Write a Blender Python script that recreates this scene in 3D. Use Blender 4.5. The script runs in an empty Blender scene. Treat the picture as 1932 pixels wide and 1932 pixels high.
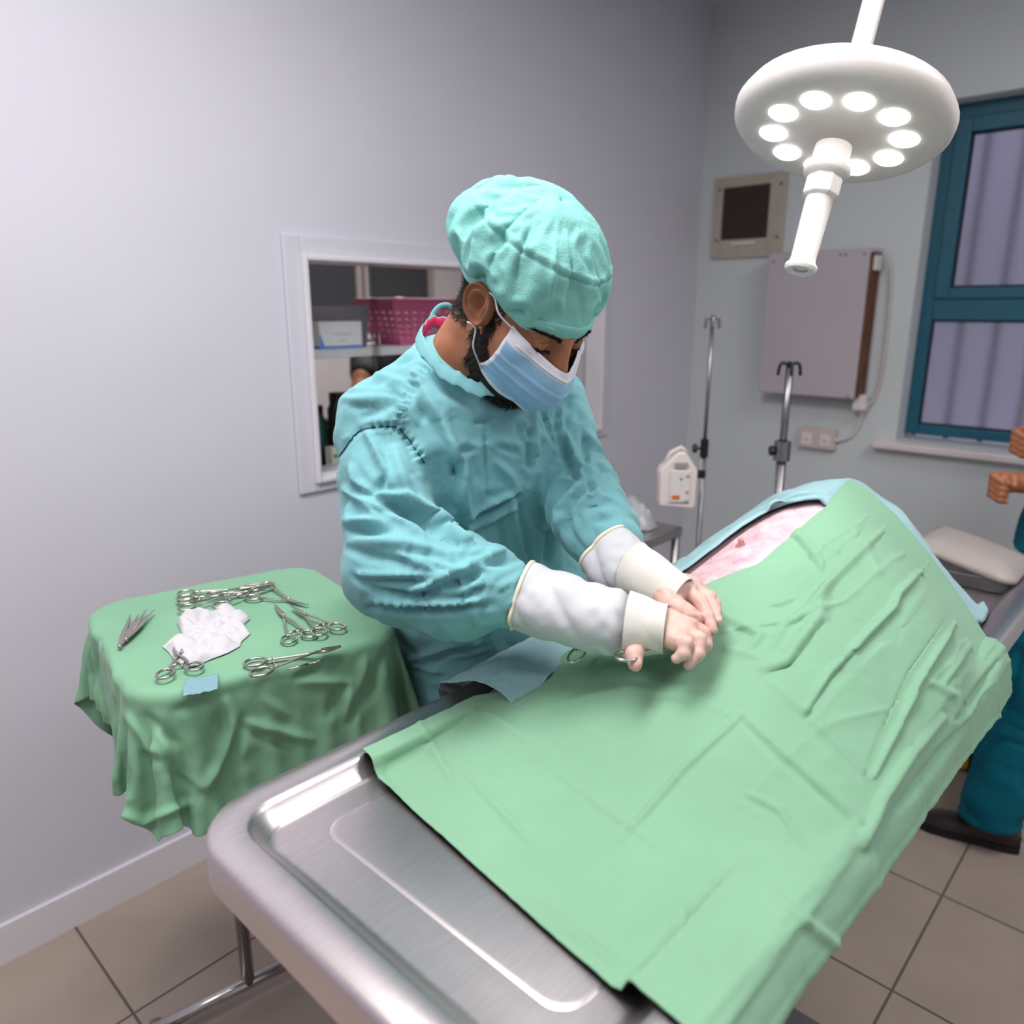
import bpy, bmesh, math, random
import numpy as np
from mathutils import Vector, Matrix, noise as mnoise

S = bpy.context.scene
COL = S.collection
random.seed(7)
RNG = np.random.default_rng(7)

# ------------------------------------------------------------------ camera
FPX, CAMZ, PITCH, YAW = 1450.0, 1.50, math.radians(14.87), math.radians(43.0)
cam = bpy.data.objects.new('camera', bpy.data.cameras.new('camera'))
COL.objects.link(cam)
cam.data.sensor_width = 36.0
cam.data.lens = 36.0 * FPX / 1932.0
cam.location = (0, 0, CAMZ)
# the room's X axis runs along the operating table, Y towards the hatch wall
cam.rotation_euler = (math.radians(90) - PITCH, 0, YAW - math.radians(90))
cam.data.dof.use_dof = True
cam.data.dof.focus_distance = 1.12
cam.data.dof.aperture_fstop = 3.0
cam.data.clip_start = 0.02
S.camera = cam

# ------------------------------------------------------------------ world, lights, exposure
w = bpy.data.worlds.new('world'); S.world = w; w.use_nodes = True
w.node_tree.nodes['Background'].inputs[0].default_value = (0.72, 0.72, 0.84, 1)
w.node_tree.nodes['Background'].inputs[1].default_value = 1.5
S.view_settings.view_transform = 'Standard'
S.view_settings.look = 'None'
S.view_settings.gamma = 1.0
S.view_settings.exposure = 0.0
S.view_settings.use_curve_mapping = False
cy = S.cycles
cy.max_bounces = 6; cy.diffuse_bounces = 3; cy.glossy_bounces = 3; cy.transmission_bounces = 6; cy.transparent_max_bounces = 6
cy.caustics_reflective = False
cy.adaptive_threshold = 0.04

def area(name, loc, rot, sx, sy, power, color=(1, 1, 1)):
    l = bpy.data.lights.new(name, 'AREA'); l.shape = 'RECTANGLE'
    l.size = sx; l.size_y = sy; l.energy = power; l.color = color
    o = bpy.data.objects.new(name, l); COL.objects.link(o)
    o.location = loc; o.rotation_euler = rot
    return o
CEIL = 2.74
LAMP_W = 13.0
PANELS = [(0.35, 0.75), (-1.3, 0.75), (0.35, -0.9), (1.9, -0.5)]
POWER = [35, 13, 9, 20]
for (x, y), p in zip(PANELS, POWER):
    area('ceiling_panel_light', (x, y, CEIL - 0.075), (0, 0, 0), 1.12, 0.52, p, (1.0, 0.98, 0.97))

# ------------------------------------------------------------------ helpers
def srgb(r, g, b):
    f = lambda c: (c / 255 / 12.92) if c <= 10 else ((c / 255 + 0.055) / 1.055) ** 2.4
    return (f(r), f(g), f(b), 1)

MATS = {}
def mat(name, col, rough=0.5, metal=0.0, spec=0.5, var=0.0, vscale=8.0, bump=0.0, bscale=200.0, trans=0.0,
        sheen=0.0, sss=0.0, emit=None, estr=0.0, alpha=1.0, col2=None, ior=1.45, coat=0.0, stretch=None, detail=3.0, wr=0.0, wscale=22.0):
    if name in MATS: return MATS[name]
    m = bpy.data.materials.new(name); m.use_nodes = True
    nt = m.node_tree; b = nt.nodes['Principled BSDF']
    b.inputs['Base Color'].default_value = col
    b.inputs['Roughness'].default_value = rough
    b.inputs['Metallic'].default_value = metal
    b.inputs['Specular IOR Level'].default_value = spec
    b.inputs['IOR'].default_value = ior
    b.inputs['Transmission Weight'].default_value = trans
    b.inputs['Sheen Weight'].default_value = sheen
    b.inputs['Coat Weight'].default_value = coat
    b.inputs['Alpha'].default_value = alpha
    if sss > .2:
        b.inputs['Subsurface Weight'].default_value = sss
        b.inputs['Subsurface Radius'].default_value = (0.012, 0.005, 0.003)
        b.inputs['Subsurface Scale'].default_value = 0.5
    if emit:
        b.inputs['Emission Color'].default_value = emit
        b.inputs['Emission Strength'].default_value = estr
    tc = nt.nodes.new('ShaderNodeTexCoord')
    src = tc.outputs['Object']
    if stretch:
        mp = nt.nodes.new('ShaderNodeMapping'); mp.inputs['Scale'].default_value = stretch
        nt.links.new(src, mp.inputs[0]); src = mp.outputs[0]
    if var or col2:
        n = nt.nodes.new('ShaderNodeTexNoise'); n.inputs['Scale'].default_value = vscale; n.inputs['Detail'].default_value = detail
        nt.links.new(src, n.inputs['Vector'])
        mx = nt.nodes.new('ShaderNodeMix'); mx.data_type = 'RGBA'
        c2 = col2 if col2 else tuple(min(1, c * (1 - var)) for c in col[:3]) + (1,)
        mx.inputs[6].default_value = col; mx.inputs[7].default_value = c2
        rp = nt.nodes.new('ShaderNodeValToRGB')
        rp.color_ramp.elements[0].position = 0.35; rp.color_ramp.elements[1].position = 0.68
        nt.links.new(n.outputs['Fac'], rp.inputs[0]); nt.links.new(rp.outputs[0], mx.inputs[0])
        nt.links.new(mx.outputs[2], b.inputs['Base Color'])
    if wr or bump > .3:
        n3 = nt.nodes.new('ShaderNodeTexNoise'); nt.links.new(src, n3.inputs['Vector'])
        b3 = nt.nodes.new('ShaderNodeBump')
        if wr:                          # fine creasing of cloth
            n3.noise_type = 'RIDGED_MULTIFRACTAL'
            n3.inputs['Scale'].default_value = wscale; n3.inputs['Detail'].default_value = 2.0; n3.inputs['Distortion'].default_value = 1.6
            b3.inputs['Strength'].default_value = wr; b3.inputs['Distance'].default_value = 0.004
        else:
            n3.inputs['Scale'].default_value = bscale; n3.inputs['Detail'].default_value = 1.0
            b3.inputs['Strength'].default_value = bump; b3.inputs['Distance'].default_value = 0.002
        nt.links.new(n3.outputs['Fac'], b3.inputs['Height']); nt.links.new(b3.outputs[0], b.inputs['Normal'])
    MATS[name] = m
    return m

def tag(o, label=None, cat=None, group=None, kind=None):
    if label: o['label'] = label
    if cat: o['category'] = cat
    if group: o['group'] = group
    if kind: o['kind'] = kind
    return o

def thing(name, label, cat, loc=(0, 0, 0), rotz=0.0, group=None, rot=None):
    o = bpy.data.objects.new(name, None); COL.objects.link(o)
    o.empty_display_size = 0.05
    o.location = loc; o.rotation_euler = rot if rot else (0, 0, rotz)
    return tag(o, label, cat, group)

def mesh(name, verts, faces, m, parent=None, smooth=True, angle=None, subsurf=0, solid=0.0, bevel=0.0, world=False):
    me = bpy.data.meshes.new(name)
    me.from_pydata([tuple(map(float, v)) for v in verts], [], [tuple(map(int, f)) for f in faces])
    me.update()
    return finish(name, me, m, parent, smooth, angle, subsurf, solid, bevel, world)

def finish(name, me, m, parent=None, smooth=True, angle=None, subsurf=0, solid=0.0, bevel=0.0, world=False):
    o = bpy.data.objects.new(name, me); COL.objects.link(o)
    for mm in (m if isinstance(m, (list, tuple)) else [m]): me.materials.append(mm)
    if smooth:
        me.polygons.foreach_set('use_smooth', [True] * len(me.polygons))
        if angle is not None: me.set_sharp_from_angle(angle=math.radians(angle))
    if parent:
        o.parent = parent
        if world:                       # verts given in world space
            mw = Matrix.Identity(4); q = parent
            while q:
                mw = q.matrix_parent_inverse @ Matrix.LocRotScale(q.location, q.rotation_euler, None) @ mw; q = q.parent
            o.matrix_parent_inverse = mw.inverted()
    if bevel:
        b = o.modifiers.new('b', 'BEVEL'); b.width = bevel; b.segments = 2; b.limit_method = 'ANGLE'; b.angle_limit = math.radians(40)
    if solid:
        s = o.modifiers.new('s', 'SOLIDIFY'); s.thickness = abs(solid); s.offset = -1 if solid > 0 else 1
    if subsurf:
        s = o.modifiers.new('ss', 'SUBSURF'); s.levels = subsurf; s.render_levels = subsurf
    return o

class B:
    """collects simple shapes into one mesh"""
    def __init__(s): s.v = []; s.f = []
    def add(s, v, f):
        k = len(s.v); s.v += [tuple(map(float, p)) for p in v]; s.f += [tuple(int(i) + k for i in q) for q in f]; return s
    def box(s, c, d, R=None):
        x, y, z = [q / 2 for q in d]
        v = [Vector((i * x, j * y, k * z)) for k in (-1, 1) for i, j in ((-1, -1), (1, -1), (1, 1), (-1, 1))]
        if R is not None: v = [R @ p for p in v]
        v = [p + Vector(c) for p in v]
        return s.add(v, [(3, 2, 1, 0), (4, 5, 6, 7), (0, 1, 5, 4), (1, 2, 6, 5), (2, 3, 7, 6), (3, 0, 4, 7)])
    def span(s, a, b):
        return s.box([(p + q) / 2 for p, q in zip(a, b)], [abs(q - p) for p, q in zip(a, b)])
    def tube(s, pts, r, n=10, cap=True, close=False, flat=None):
        pts = np.array(pts, float); k = len(pts)
        rr = np.full(k, r) if np.isscalar(r) else np.array(r, float)
        if close: tan = np.roll(pts, -1, 0) - np.roll(pts, 1, 0)
        else: tan = np.gradient(pts, axis=0)
        tan /= np.linalg.norm(tan, axis=1)[:, None] + 1e-12
        ref = np.array([0, 0, 1.0]) if abs(tan[0][2]) < 0.9 else np.array([1.0, 0, 0])
        if flat is not None: ref = np.array(flat[0], float)
        nrm = ref - tan[0] * (ref @ tan[0]); nrm /= np.linalg.norm(nrm)
        V = []
        for i in range(k):
            nrm = nrm - tan[i] * (nrm @ tan[i]); nrm /= np.linalg.norm(nrm) + 1e-12
            if flat is not None:
                nrm = ref - tan[i] * (ref @ tan[i]); nrm /= np.linalg.norm(nrm) + 1e-12
            bn = np.cross(tan[i], nrm)
            for j in range(n):
                a = 2 * math.pi * j / n
                fa = flat[1] if flat is not None else 1.0
                V.append(pts[i] + rr[i] * (math.cos(a) * nrm * fa + math.sin(a) * bn))
        Fs = []
        for i in range(k if close else k - 1):
            for j in range(n):
                a = i * n + j; b = i * n + (j + 1) % n; i2 = (i + 1) % k
                Fs.append((a, b, i2 * n + (j + 1) % n, i2 * n + j))
        if cap and not close:
            Fs.append(tuple(reversed(range(n)))); Fs.append(tuple((k - 1) * n + j for j in range(n)))
        return s.add(V, Fs)
    def lathe(s, prof, c=(0, 0, 0), n=24, axis=None):
        V = []
        for r, z in prof:
            for j in range(n):
                a = 2 * math.pi * j / n; V.append(Vector((r * math.cos(a), r * math.sin(a), z)))
        if axis is not None:
            q = Vector((0, 0, 1)).rotation_difference(Vector(axis).normalized()); V = [q @ p for p in V]
        V = [p + Vector(c) for p in V]
        Fs = []
        for i in range(len(prof) - 1):
            for j in range(n):
                Fs.append((i * n + j, i * n + (j + 1) % n, (i + 1) * n + (j + 1) % n, (i + 1) * n + j))
        return s.add(V, Fs)
    def build(s, name, m, parent=None, **k):
        return mesh(name, s.v, s.f, m, parent, **k)

def grid_faces(nu, nv, wrap=False):
    F = []
    for i in range(nu if wrap else nu - 1):
        i2 = (i + 1) % nu
        for j in range(nv - 1):
            F.append((i * nv + j, i2 * nv + j, i2 * nv + j + 1, i * nv + j + 1))
    return F

def grid_obj(name, P, m, parent=None, wrap=False, **k):
    nu, nv = P.shape[:2]
    return mesh(name, P.reshape(-1, 3), grid_faces(nu, nv, wrap), m, parent, **k)

def smoothstep(a, b, x):
    t = np.clip((x - a) / (b - a), 0, 1); return t * t * (3 - 2 * t)

def vnoise(P, scale, seed=0.0, octaves=2):
    """numpy value noise (smooth), roughly -1..1"""
    Q = np.asarray(P, float) * scale + np.array([seed * 17.3, seed * 7.1, seed * 3.7]); out = np.zeros(Q.shape[:-1]); amp = 1.0; tot = 0
    for o in range(octaves):
        i = np.floor(Q).astype(np.int64); f = Q - i; f = f * f * f * (f * (f * 6 - 15) + 10)
        def h(dx, dy, dz):
            n = (i[..., 0] + dx) * 374761393 + (i[..., 1] + dy) * 668265263 + (i[..., 2] + dz) * 1442695041
            n = (n ^ (n >> 13)) * 1274126177; n = n ^ (n >> 16)
            return (n & 0xffff) / 32767.5 - 1
        x, y, z = f[..., 0], f[..., 1], f[..., 2]
        a = h(0,0,0)*(1-x)+h(1,0,0)*x; b = h(0,1,0)*(1-x)+h(1,1,0)*x
        c = h(0,0,1)*(1-x)+h(1,0,1)*x; d = h(0,1,1)*(1-x)+h(1,1,1)*x
        out += amp * ((a*(1-y)+b*y)*(1-z) + (c*(1-y)+d*y)*z); tot += amp
        amp *= 0.5; Q = Q * 2.03 + 11.7
    return out / tot

# ------------------------------------------------------------------ cloth on a grid (position based)
def cloth(P, rest=None, wrap=False, steps=60, iters=6, g=0.0, dt=0.016, collide=None, pin=None, tether=None, tk=None,
          bend=0.3, damp=0.96, shear=0.6, grow=None, stretch=1.0, seed_noise=0.0, friction=0.5):
    P = P.copy(); nu, nv = P.shape[:2]
    Rr = P if rest is None else rest
    if seed_noise: P = P + RNG.normal(0, seed_noise, P.shape)
    Q = P.copy(); base = P.copy() if tether is not None else None
    wgt = np.ones((nu, nv)) if pin is None else 1.0 - pin.astype(float)
    I, J = np.meshgrid(np.arange(nu), np.arange(nv), indexing='ij'); ID = I * nv + J
    cons = []
    gu, gv = (1.0, 1.0) if grow is None else grow
    def add(di, dj, k, gf):
        a_i = np.arange(nu) if wrap else np.arange(max(0, -di), nu - max(0, di))
        a_j = np.arange(max(0, -dj), nv - max(0, dj))
        if len(a_i) == 0 or len(a_j) == 0: return
        A, Bj = np.meshgrid(a_i, a_j, indexing='ij')
        ia = A * nv + Bj; ib = ((A + di) % nu) * nv + (Bj + dj)
        st = max(abs(di), 1) if di else abs(dj)
        key = (A // abs(di)) % 2 if di else (Bj // abs(dj)) % 2
        if di and wrap and (nu // abs(di)) % 2: key = np.where(A >= nu - abs(di), 2, key)
        L = np.linalg.norm(Rr.reshape(-1, 3)[ia] - Rr.reshape(-1, 3)[ib], axis=-1)
        G = gf if np.isscalar(gf) else 0.5 * (gf.reshape(-1)[ia] + gf.reshape(-1)[ib])
        L = L * G
        for c in np.unique(key):
            mk = key == c
            cons.append((ia[mk], ib[mk], L[mk], k))
    gm = (gu + gv) / 2
    add(1, 0, stretch, gu); add(0, 1, stretch, gv)
    if shear: add(1, 1, shear, gm); add(1, -1, shear, gm)
    if bend: add(2, 0, bend, gu); add(0, 2, bend, gv)
    wf = wgt.reshape(-1)
    for s in range(steps):
        V = (P - Q) * damp; Q = P.copy()
        P = P + V * wgt[..., None]; P[..., 2] -= g * dt * dt * wgt
        X = P.reshape(-1, 3)
        for it in range(iters):
            for ia, ib, L, k in cons:
                d = X[ib] - X[ia]; l = np.sqrt((d * d).sum(-1)) + 1e-9
                wa, wb = wf[ia], wf[ib]; ws = wa + wb + 1e-9
                c = (k * (l - L) / l / ws)[:, None] * d
                X[ia] += c * wa[:, None]; X[ib] -= c * wb[:, None]
            if collide is not None and (it == iters - 1 or it == iters // 2):
                N = collide(X)
                if N is not None:
                    mv = np.linalg.norm(N - X, axis=1) > 1e-7
                    X[mv] = N[mv]
                    q = Q.reshape(-1, 3); q[mv] = q[mv] * (1 - friction) + X[mv] * friction
        P = X.reshape(nu, nv, 3)
        if tether is not None:
            d = P - base; l = np.linalg.norm(d, axis=-1) + 1e-9
            if tk is not None: P = P - d * (tk if np.isscalar(tk) else tk[..., None])
            over = np.maximum(0, l - tether) / l
            P = P - d * over[..., None] * 0.7
    return P

def resample(P, nu, nv, wrap=False):
    """bilinear/cubic-ish upsample of a grid"""
    a, b = P.shape[:2]
    def cub(A, n, wr):
        m = A.shape[0]
        t = np.arange(n) / n * m if wr else np.linspace(0, m - 1, n)
        i = np.floor(t).astype(int); f = (t - i)[:, None, None]
        if not wr: i = np.minimum(i, m - 1)
        g = (lambda k: A[(i + k) % m]) if wr else (lambda k: A[np.clip(i + k, 0, m - 1)])
        p0, p1, p2, p3 = g(-1), g(0), g(1), g(2)
        return p1 + 0.5 * f * (p2 - p0 + f * (2*p0 - 5*p1 + 4*p2 - p3 + f * (3*(p1 - p2) + p3 - p0)))
    P = cub(P, nu, wrap)
    return cub(P.transpose(1, 0, 2), nv, False).transpose(1, 0, 2)

def normals(P):
    du = np.gradient(P, axis=0); dv = np.gradient(P, axis=1)
    n = np.cross(du, dv); return n / (np.linalg.norm(n, axis=-1)[..., None] + 1e-9)


# signed distance pieces used as colliders
def sd_box(X, c, h, r=0.0):
    q = np.abs(X - np.array(c)) - (np.array(h) - r)
    return np.linalg.norm(np.maximum(q, 0), axis=1) + np.minimum(q.max(1), 0) - r
def sd_caps(X, a, b, ra, rb=None):
    a = np.array(a, float); b = np.array(b, float); rb = ra if rb is None else rb
    ab = b - a; t = np.clip((X - a) @ ab / (ab @ ab), 0, 1)
    return np.linalg.norm(X - a - t[:, None] * ab, axis=1) - (ra + (rb - ra) * t)
def smin(a, b, k):
    h = np.clip(0.5 + 0.5 * (b - a) / k, 0, 1); return b * (1 - h) + a * h - k * h * (1 - h)
def collider(sd, off=0.002):
    def f(X):
        d = sd(X); m = d < off
        if not m.any(): return None
        Y = X[m]; e = 1e-3
        G = np.stack([sd(Y + np.eye(3)[k] * e) - sd(Y - np.eye(3)[k] * e) for k in range(3)], 1)
        G /= np.linalg.norm(G, axis=1)[:, None] + 1e-9
        N = X.copy(); N[m] = Y + G * (off - d[m])[:, None]; return N
    return f

def spline(pts, n, close=False):
    A = np.array(pts, float)[:, None, :]
    return resample(A.transpose(0, 1, 2), n, 1, close)[:, 0] if not close else resample(A, n, 1, True)[:, 0]
# ------------------------------------------------------------------ the room
XW, YW = 3.285, 1.90          # window wall and hatch wall
X0, Y0 = -2.3, -1.9
m_wall = mat('wall_paint', srgb(212, 210, 221), 0.55, spec=0.3, var=0.05, vscale=1.2, bump=0.05, bscale=60)
m_wall2 = mat('wall_paint_cool', srgb(206, 212, 214), 0.55, spec=0.3, var=0.05, vscale=1.2, bump=0.05, bscale=60)
m_ceil = mat('ceiling_paint', srgb(228, 228, 230), 0.8)
m_trim = mat('white_gloss_trim', srgb(226, 222, 228), 0.35, var=0.04, vscale=5)
m_tile = mat('floor_tile', srgb(176, 160, 148), 0.35, var=0.12, vscale=5)
m_grout = mat('grout', srgb(112, 100, 92), 0.9)
m_steel = mat('brushed_steel', srgb(228, 219, 221), 0.33, metal=1.0, var=0.10, vscale=30, stretch=(1, 14, 14))
m_steel2 = mat('polished_steel', srgb(196, 192, 190), 0.20, metal=1.0, var=0.12, vscale=60)
m_black = mat('black_plastic', srgb(22, 23, 26), 0.45)
m_whitepl = mat('white_plastic', srgb(226, 220, 218), 0.4, var=0.04)
m_cream = mat('cream_plastic', srgb(206, 196, 190), 0.5, var=0.08, vscale=20)

def struct(name, b, m, **k):
    return tag(b.build(name, m, smooth=False, **k), kind='structure')

# hatch opening in the hatch wall
HX0, HX1, HZ0, HZ1 = 1.145, 2.61, 0.985, 1.69
b = B()
b.span((X0 - .1, YW, 0), (HX0 + .03, YW + .12, CEIL)); b.span((HX1 - .03, YW, 0), (XW + .1, YW + .12, CEIL))
b.span((HX0 + .03, YW, 0), (HX1 - .03, YW + .12, HZ0 + .03)); b.span((HX0 + .03, YW, HZ1 - .03), (HX1 - .03, YW + .12, CEIL))
struct('wall_left', b, m_wall)
# window opening in the window wall
WY0, WY1, WZ0, WZ1 = -0.35, 0.958, 0.985, 2.22
b = B()
b.span((XW, WY1, 0), (XW + .2, YW + .12, CEIL)); b.span((XW, Y0, 0), (XW + .2, WY0, CEIL))
b.span((XW, WY0, 0), (XW + .2, WY1, WZ0)); b.span((XW, WY0, WZ1), (XW + .2, WY1, CEIL))
struct('wall_right', b, m_wall2)
struct('wall_back', B().span((X0 - .1, Y0 - .1, 0), (X0, YW, CEIL)), m_wall)
struct('wall_front', B().span((X0 - .1, Y0 - .1, 0), (XW + .2, Y0, CEIL)), m_wall)
struct('ceiling', B().span((X0 - .1, Y0 - .1, CEIL), (XW + .2, YW + .12, CEIL + .08)), m_ceil)
fl = struct('floor', B().span((X0 - .1, Y0 - .1, -.08), (XW + .2, YW + .12, -0.004)), m_grout)
TS = 0.40; tile_me = None; k = 0
for i in range(-6, 9):
    for j in range(-5, 5):
        cx, cy = 0.22 + i * TS, 0.13 + j * TS
        if cx < X0 or cx > XW - .05 or cy < Y0 or cy > YW: continue
        if tile_me is None:
            t = B().box((0, 0, 0), (TS - .006, TS - .006, .010)).build('tile', m_tile, fl, smooth=False, bevel=0.0015); tile_me = t.data
        else:
            t = bpy.data.objects.new('tile', tile_me); COL.objects.link(t); t.parent = fl
        t.location = (cx, cy, -0.005)
struct('baseboard_left', B().span((X0, YW - .012, 0), (XW, YW, .10)), m_trim)
struct('baseboard_right', B().span((XW - .012, Y0, 0), (XW, YW - .012, .10)), m_trim)

# ceiling panels (light fittings)
m_diff = mat('lamp_diffuser', srgb(255, 252, 248), 0.5, emit=(1, .98, .97, 1), estr=1.0)
m_diff.cycles.emission_sampling = 'NONE'
spots = ['over the table end', 'near the back wall', 'behind the camera', 'near the window wall']
for (x, y), sname in zip(PANELS, spots):
    t = thing('ceiling_light', 'flat white ceiling light panel ' + sname, 'ceiling light', (x, y, CEIL), group='ceiling light panels')
    fr = B()
    for sx in (-1, 1): fr.box((sx * .6, 0, -.03), (.03, .63, .06))
    for sy in (-1, 1): fr.box((0, sy * .3, -.03), (1.17, .03, .06))
    fr.build('frame', m_whitepl, t, smooth=False)
    B().box((0, 0, -.045), (1.168, .568, .02)).build('diffuser', m_diff, t, smooth=False)

# hatch window: frame, sliding glass panes
m_glass = mat('clear_glass', (0.93, 0.96, 0.96, 1), 0.02, trans=1.0, ior=1.05)
wn = tag(bpy.data.objects.new('window_1', None), kind='structure'); COL.objects.link(wn)
wn.location = (HX0, YW, HZ0)
def ringframe(x0, x1, z0, z1, wd, y0, y1, name, m, parent, bev=0.004):
    bb = B()
    bb.span((x0, y0, z0), (x0 + wd, y1, z1)); bb.span((x1 - wd, y0, z0), (x1, y1, z1))
    bb.span((x0 + wd, y0, z0), (x1 - wd, y1, z0 + wd)); bb.span((x0 + wd, y0, z1 - wd), (x1 - wd, y1, z1))
    return bb.build(name, m, parent, smooth=False, bevel=bev, world=True)
ringframe(HX0, HX1, HZ0, HZ1, .052, YW - .012, YW, 'outer_frame', m_wall, wn)
ringframe(HX0 + .050, HX1 - .050, HZ0 + .026, HZ1 - .050, .016, YW - .026, YW + .13, 'inner_frame', m_trim, wn)
B().span((HX0 + .03, YW + .005, HZ0 + .02), (HX1 - .03, YW + .115, HZ0 + .036)).build('sill_board', m_trim, wn, smooth=False, world=True)
gx = 1.475
for i, (a, c, yy) in enumerate([(HX0 + .066, gx + .02, YW + .05), (gx, HX1 - .066, YW + .062)]):
    B().span((a, yy, HZ0 + .042), (c, yy + .004, HZ1 - .066)).build('pane', m_glass, wn, smooth=False, world=True)

# window in the window wall
m_teal = mat('teal_enamel', srgb(28, 92, 112), 0.35, spec=0.5, var=0.08)
m_frost = mat('frosted_glass', (0.80, 0.80, 0.9, 1), 0.5, trans=0.92, ior=1.15, bump=0.25, bscale=90)
m_gasket = mat('dark_gasket', srgb(20, 24, 34), 0.6)
w2 = tag(bpy.data.objects.new('window_2', None), kind='structure'); COL.objects.link(w2); w2.location = (XW, .3, WZ0)
xf = XW + .10
def bar(y0, y1, z0, z1, name='frame_bar', m=m_teal, x0=xf, x1=xf + .05, bev=.003):
    return B().span((x0, y0, z0), (x1, y1, z1)).build(name, m, w2, smooth=False, bevel=bev, world=True)
bar(WY1 - .045, WY1, WZ0 + .02, WZ1); bar(WY0, WY0 + .045, WZ0 + .02, WZ1)
bar(WY0 + .045, WY1 - .045, WZ0 + .02, WZ0 + .06); bar(WY0 + .045, WY1 - .045, WZ1 - .05, WZ1)
zb0, zb1 = 1.455, 1.555
bar(WY0 + .045, WY1 - .045, zb0, zb1)
ym = 0.30
bar(ym - .03, ym + .03, WZ0 + .06, zb0); bar(ym - .03, ym + .03, zb1, WZ1 - .05)
# upper casements carry a second, inner sash
for (y0, y1) in ((ym + .03, WY1 - .045), (WY0 + .045, ym - .03)):
    z0, z1 = zb1, WZ1 - .05
    bb = B(); sw = .05
    bb.span((xf - .012, y0, z0 - .02), (xf + .03, y0 + sw, z1)); bb.span((xf - .012, y1 - sw, z0 - .02), (xf + .03, y1, z1))
    bb.span((xf - .012, y0 + sw, z0 - .02), (xf + .03, y1 - sw, z0 + .02)); bb.span((xf - .012, y0 + sw, z1 - sw), (xf + .03, y1 - sw, z1))
    bb.build('sash', m_teal, w2, smooth=False, bevel=.003, world=True)
    for (a, c, e, f) in ((y0 + sw, y1 - sw, z0 + .02, z1 - sw), (y0, y1, WZ0 + .06, zb0)):
        B().span((xf + .022, a - .004, e - .004), (xf + .028, c + .004, f + .004)).build('pane', m_frost, w2, smooth=False, world=True)
        g = B(); q = .008
        g.span((xf + .012, a, e), (xf + .021, a + q, f)); g.span((xf + .012, c - q, e), (xf + .021, c, f))
        g.span((xf + .012, a + q, e), (xf + .021, c - q, e + q)); g.span((xf + .012, a + q, f - q), (xf + .021, c - q, f))
        g.build('gasket', m_gasket, w2, smooth=False, world=True)
m_sill = mat('sill_stone', srgb(226, 216, 218), 0.3, var=0.06, vscale=6)
B().span((XW - .05, WY0 - .1, WZ0 - .032), (xf + .04, WY1 + .075, WZ0 - .002)).build('window_sill', m_sill, w2, smooth=False, bevel=.006, world=True)
# bars and a pale wall outside the window
sg = thing('security_grille', 'dark vertical security bars outside the frosted window', 'grille', (XW + .36, .3, WZ0))
m_bar = mat('painted_bar', srgb(30, 34, 52), 0.6)
for i in range(11):
    y = WY0 + .06 + i * .128
    B().tube([(XW + .34, y, WZ0 - .1), (XW + .34, y, WZ1 + .1)], .011, 8).build('bar', m_bar, sg, world=True)
for z in (WZ0 - .08, WZ1 + .08):
    B().span((XW + .335, WY0 - .1, z - .015), (XW + .345, WY1 + .1, z + .015)).build('rail', m_bar, sg, smooth=False, world=True)
m_out = mat('outside_render', srgb(168, 164, 178), 0.9, var=0.1, vscale=2)
struct('wall_outside', B().span((XW + 1.8, -4, -.1), (XW + 1.9, 5, 4)), m_out)

# ------------------------------------------------------------------ fittings on the window wall
t = thing('air_vent', 'beige square wall vent with dark louvres near the corner', 'vent', (XW, 1.663, 1.88))
m_beige = mat('beige_metal', srgb(184, 172, 158), 0.5, var=0.1, vscale=14)
m_dkgr = mat('dark_louvre', srgb(74, 60, 54), 0.6)
bb = B(); yc, zc = 1.663, 1.880; hw, hh = .165, .168; gy0, gy1, gz0, gz1 = 1.570, 1.786, 1.790, 2.005
bb.span((XW - .014, yc - hw, zc - hh), (XW, gy0, zc + hh)); bb.span((XW - .014, gy1, zc - hh), (XW, yc + hw, zc + hh))
bb.span((XW - .014, gy0, zc - hh), (XW, gy1, gz0)); bb.span((XW - .014, gy0, gz1), (XW, gy1, zc + hh))
bb.build('plate', m_beige, t, smooth=False, bevel=.003, world=True)
B().span((XW - .003, gy0, gz0), (XW + .0, gy1, gz1)).build('backing', m_dkgr, t, smooth=False, world=True)
for i in range(13):
    y = gy0 + .008 + i * (gy1 - gy0 - .016) / 12
    B().box((XW - .011, y, (gz0 + gz1) / 2), (.012, .0025, gz1 - gz0 - .004), Matrix.Rotation(.5, 3, 'Z')).build('slat', m_dkgr, t, smooth=False, world=True)
for sy in (-1, 1):
    for z in (zc - .09, zc + .12):
        B().lathe([(0.0001, .004), (.005, .003), (.006, 0)], (XW - .014, yc + sy * .140, z), 10, (-1, 0, 0)).build('screw', m_dkgr, t, world=True)
B().span((XW - .019, 1.62, 1.768), (XW - .014, 1.73, 1.778)).build('latch_strip', m_whitepl, t, smooth=False, world=True)

t = thing('wall_cabinet', 'shallow grey metal box with brown side hung on window wall', 'box', (XW, 1.3, 1.42))
m_grey = mat('pale_grey_enamel', srgb(186, 178, 184), 0.4, var=0.05, vscale=4)
m_brown = mat('brown_rust', srgb(112, 70, 48), 0.7, var=0.35, vscale=16)
bx0, bx1, bz0, bz1 = 1.100, 1.503, 1.150, 1.715
dep = .105
B().span((XW - dep - .004, bx0, bz0), (XW - dep, bx1, bz1)).build('front_panel', m_grey, t, smooth=False, bevel=.0015, world=True)
B().span((XW - dep + .0005, bx0 - .006, bz0 + .005), (XW - .004, bx1 - .01, bz1 - .01)).build('body', m_brown, t, smooth=False, world=True)
bb = B().span((XW - dep, bx0 - .012, bz1 - .010), (XW, bx1, bz1 + .006)); bb.span((XW - .012, bx0 - .014, bz0 - .006), (XW, bx0 - .006, bz1))
bb.build('top_rim', m_grey, t, smooth=False, bevel=.004, world=True)
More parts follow.
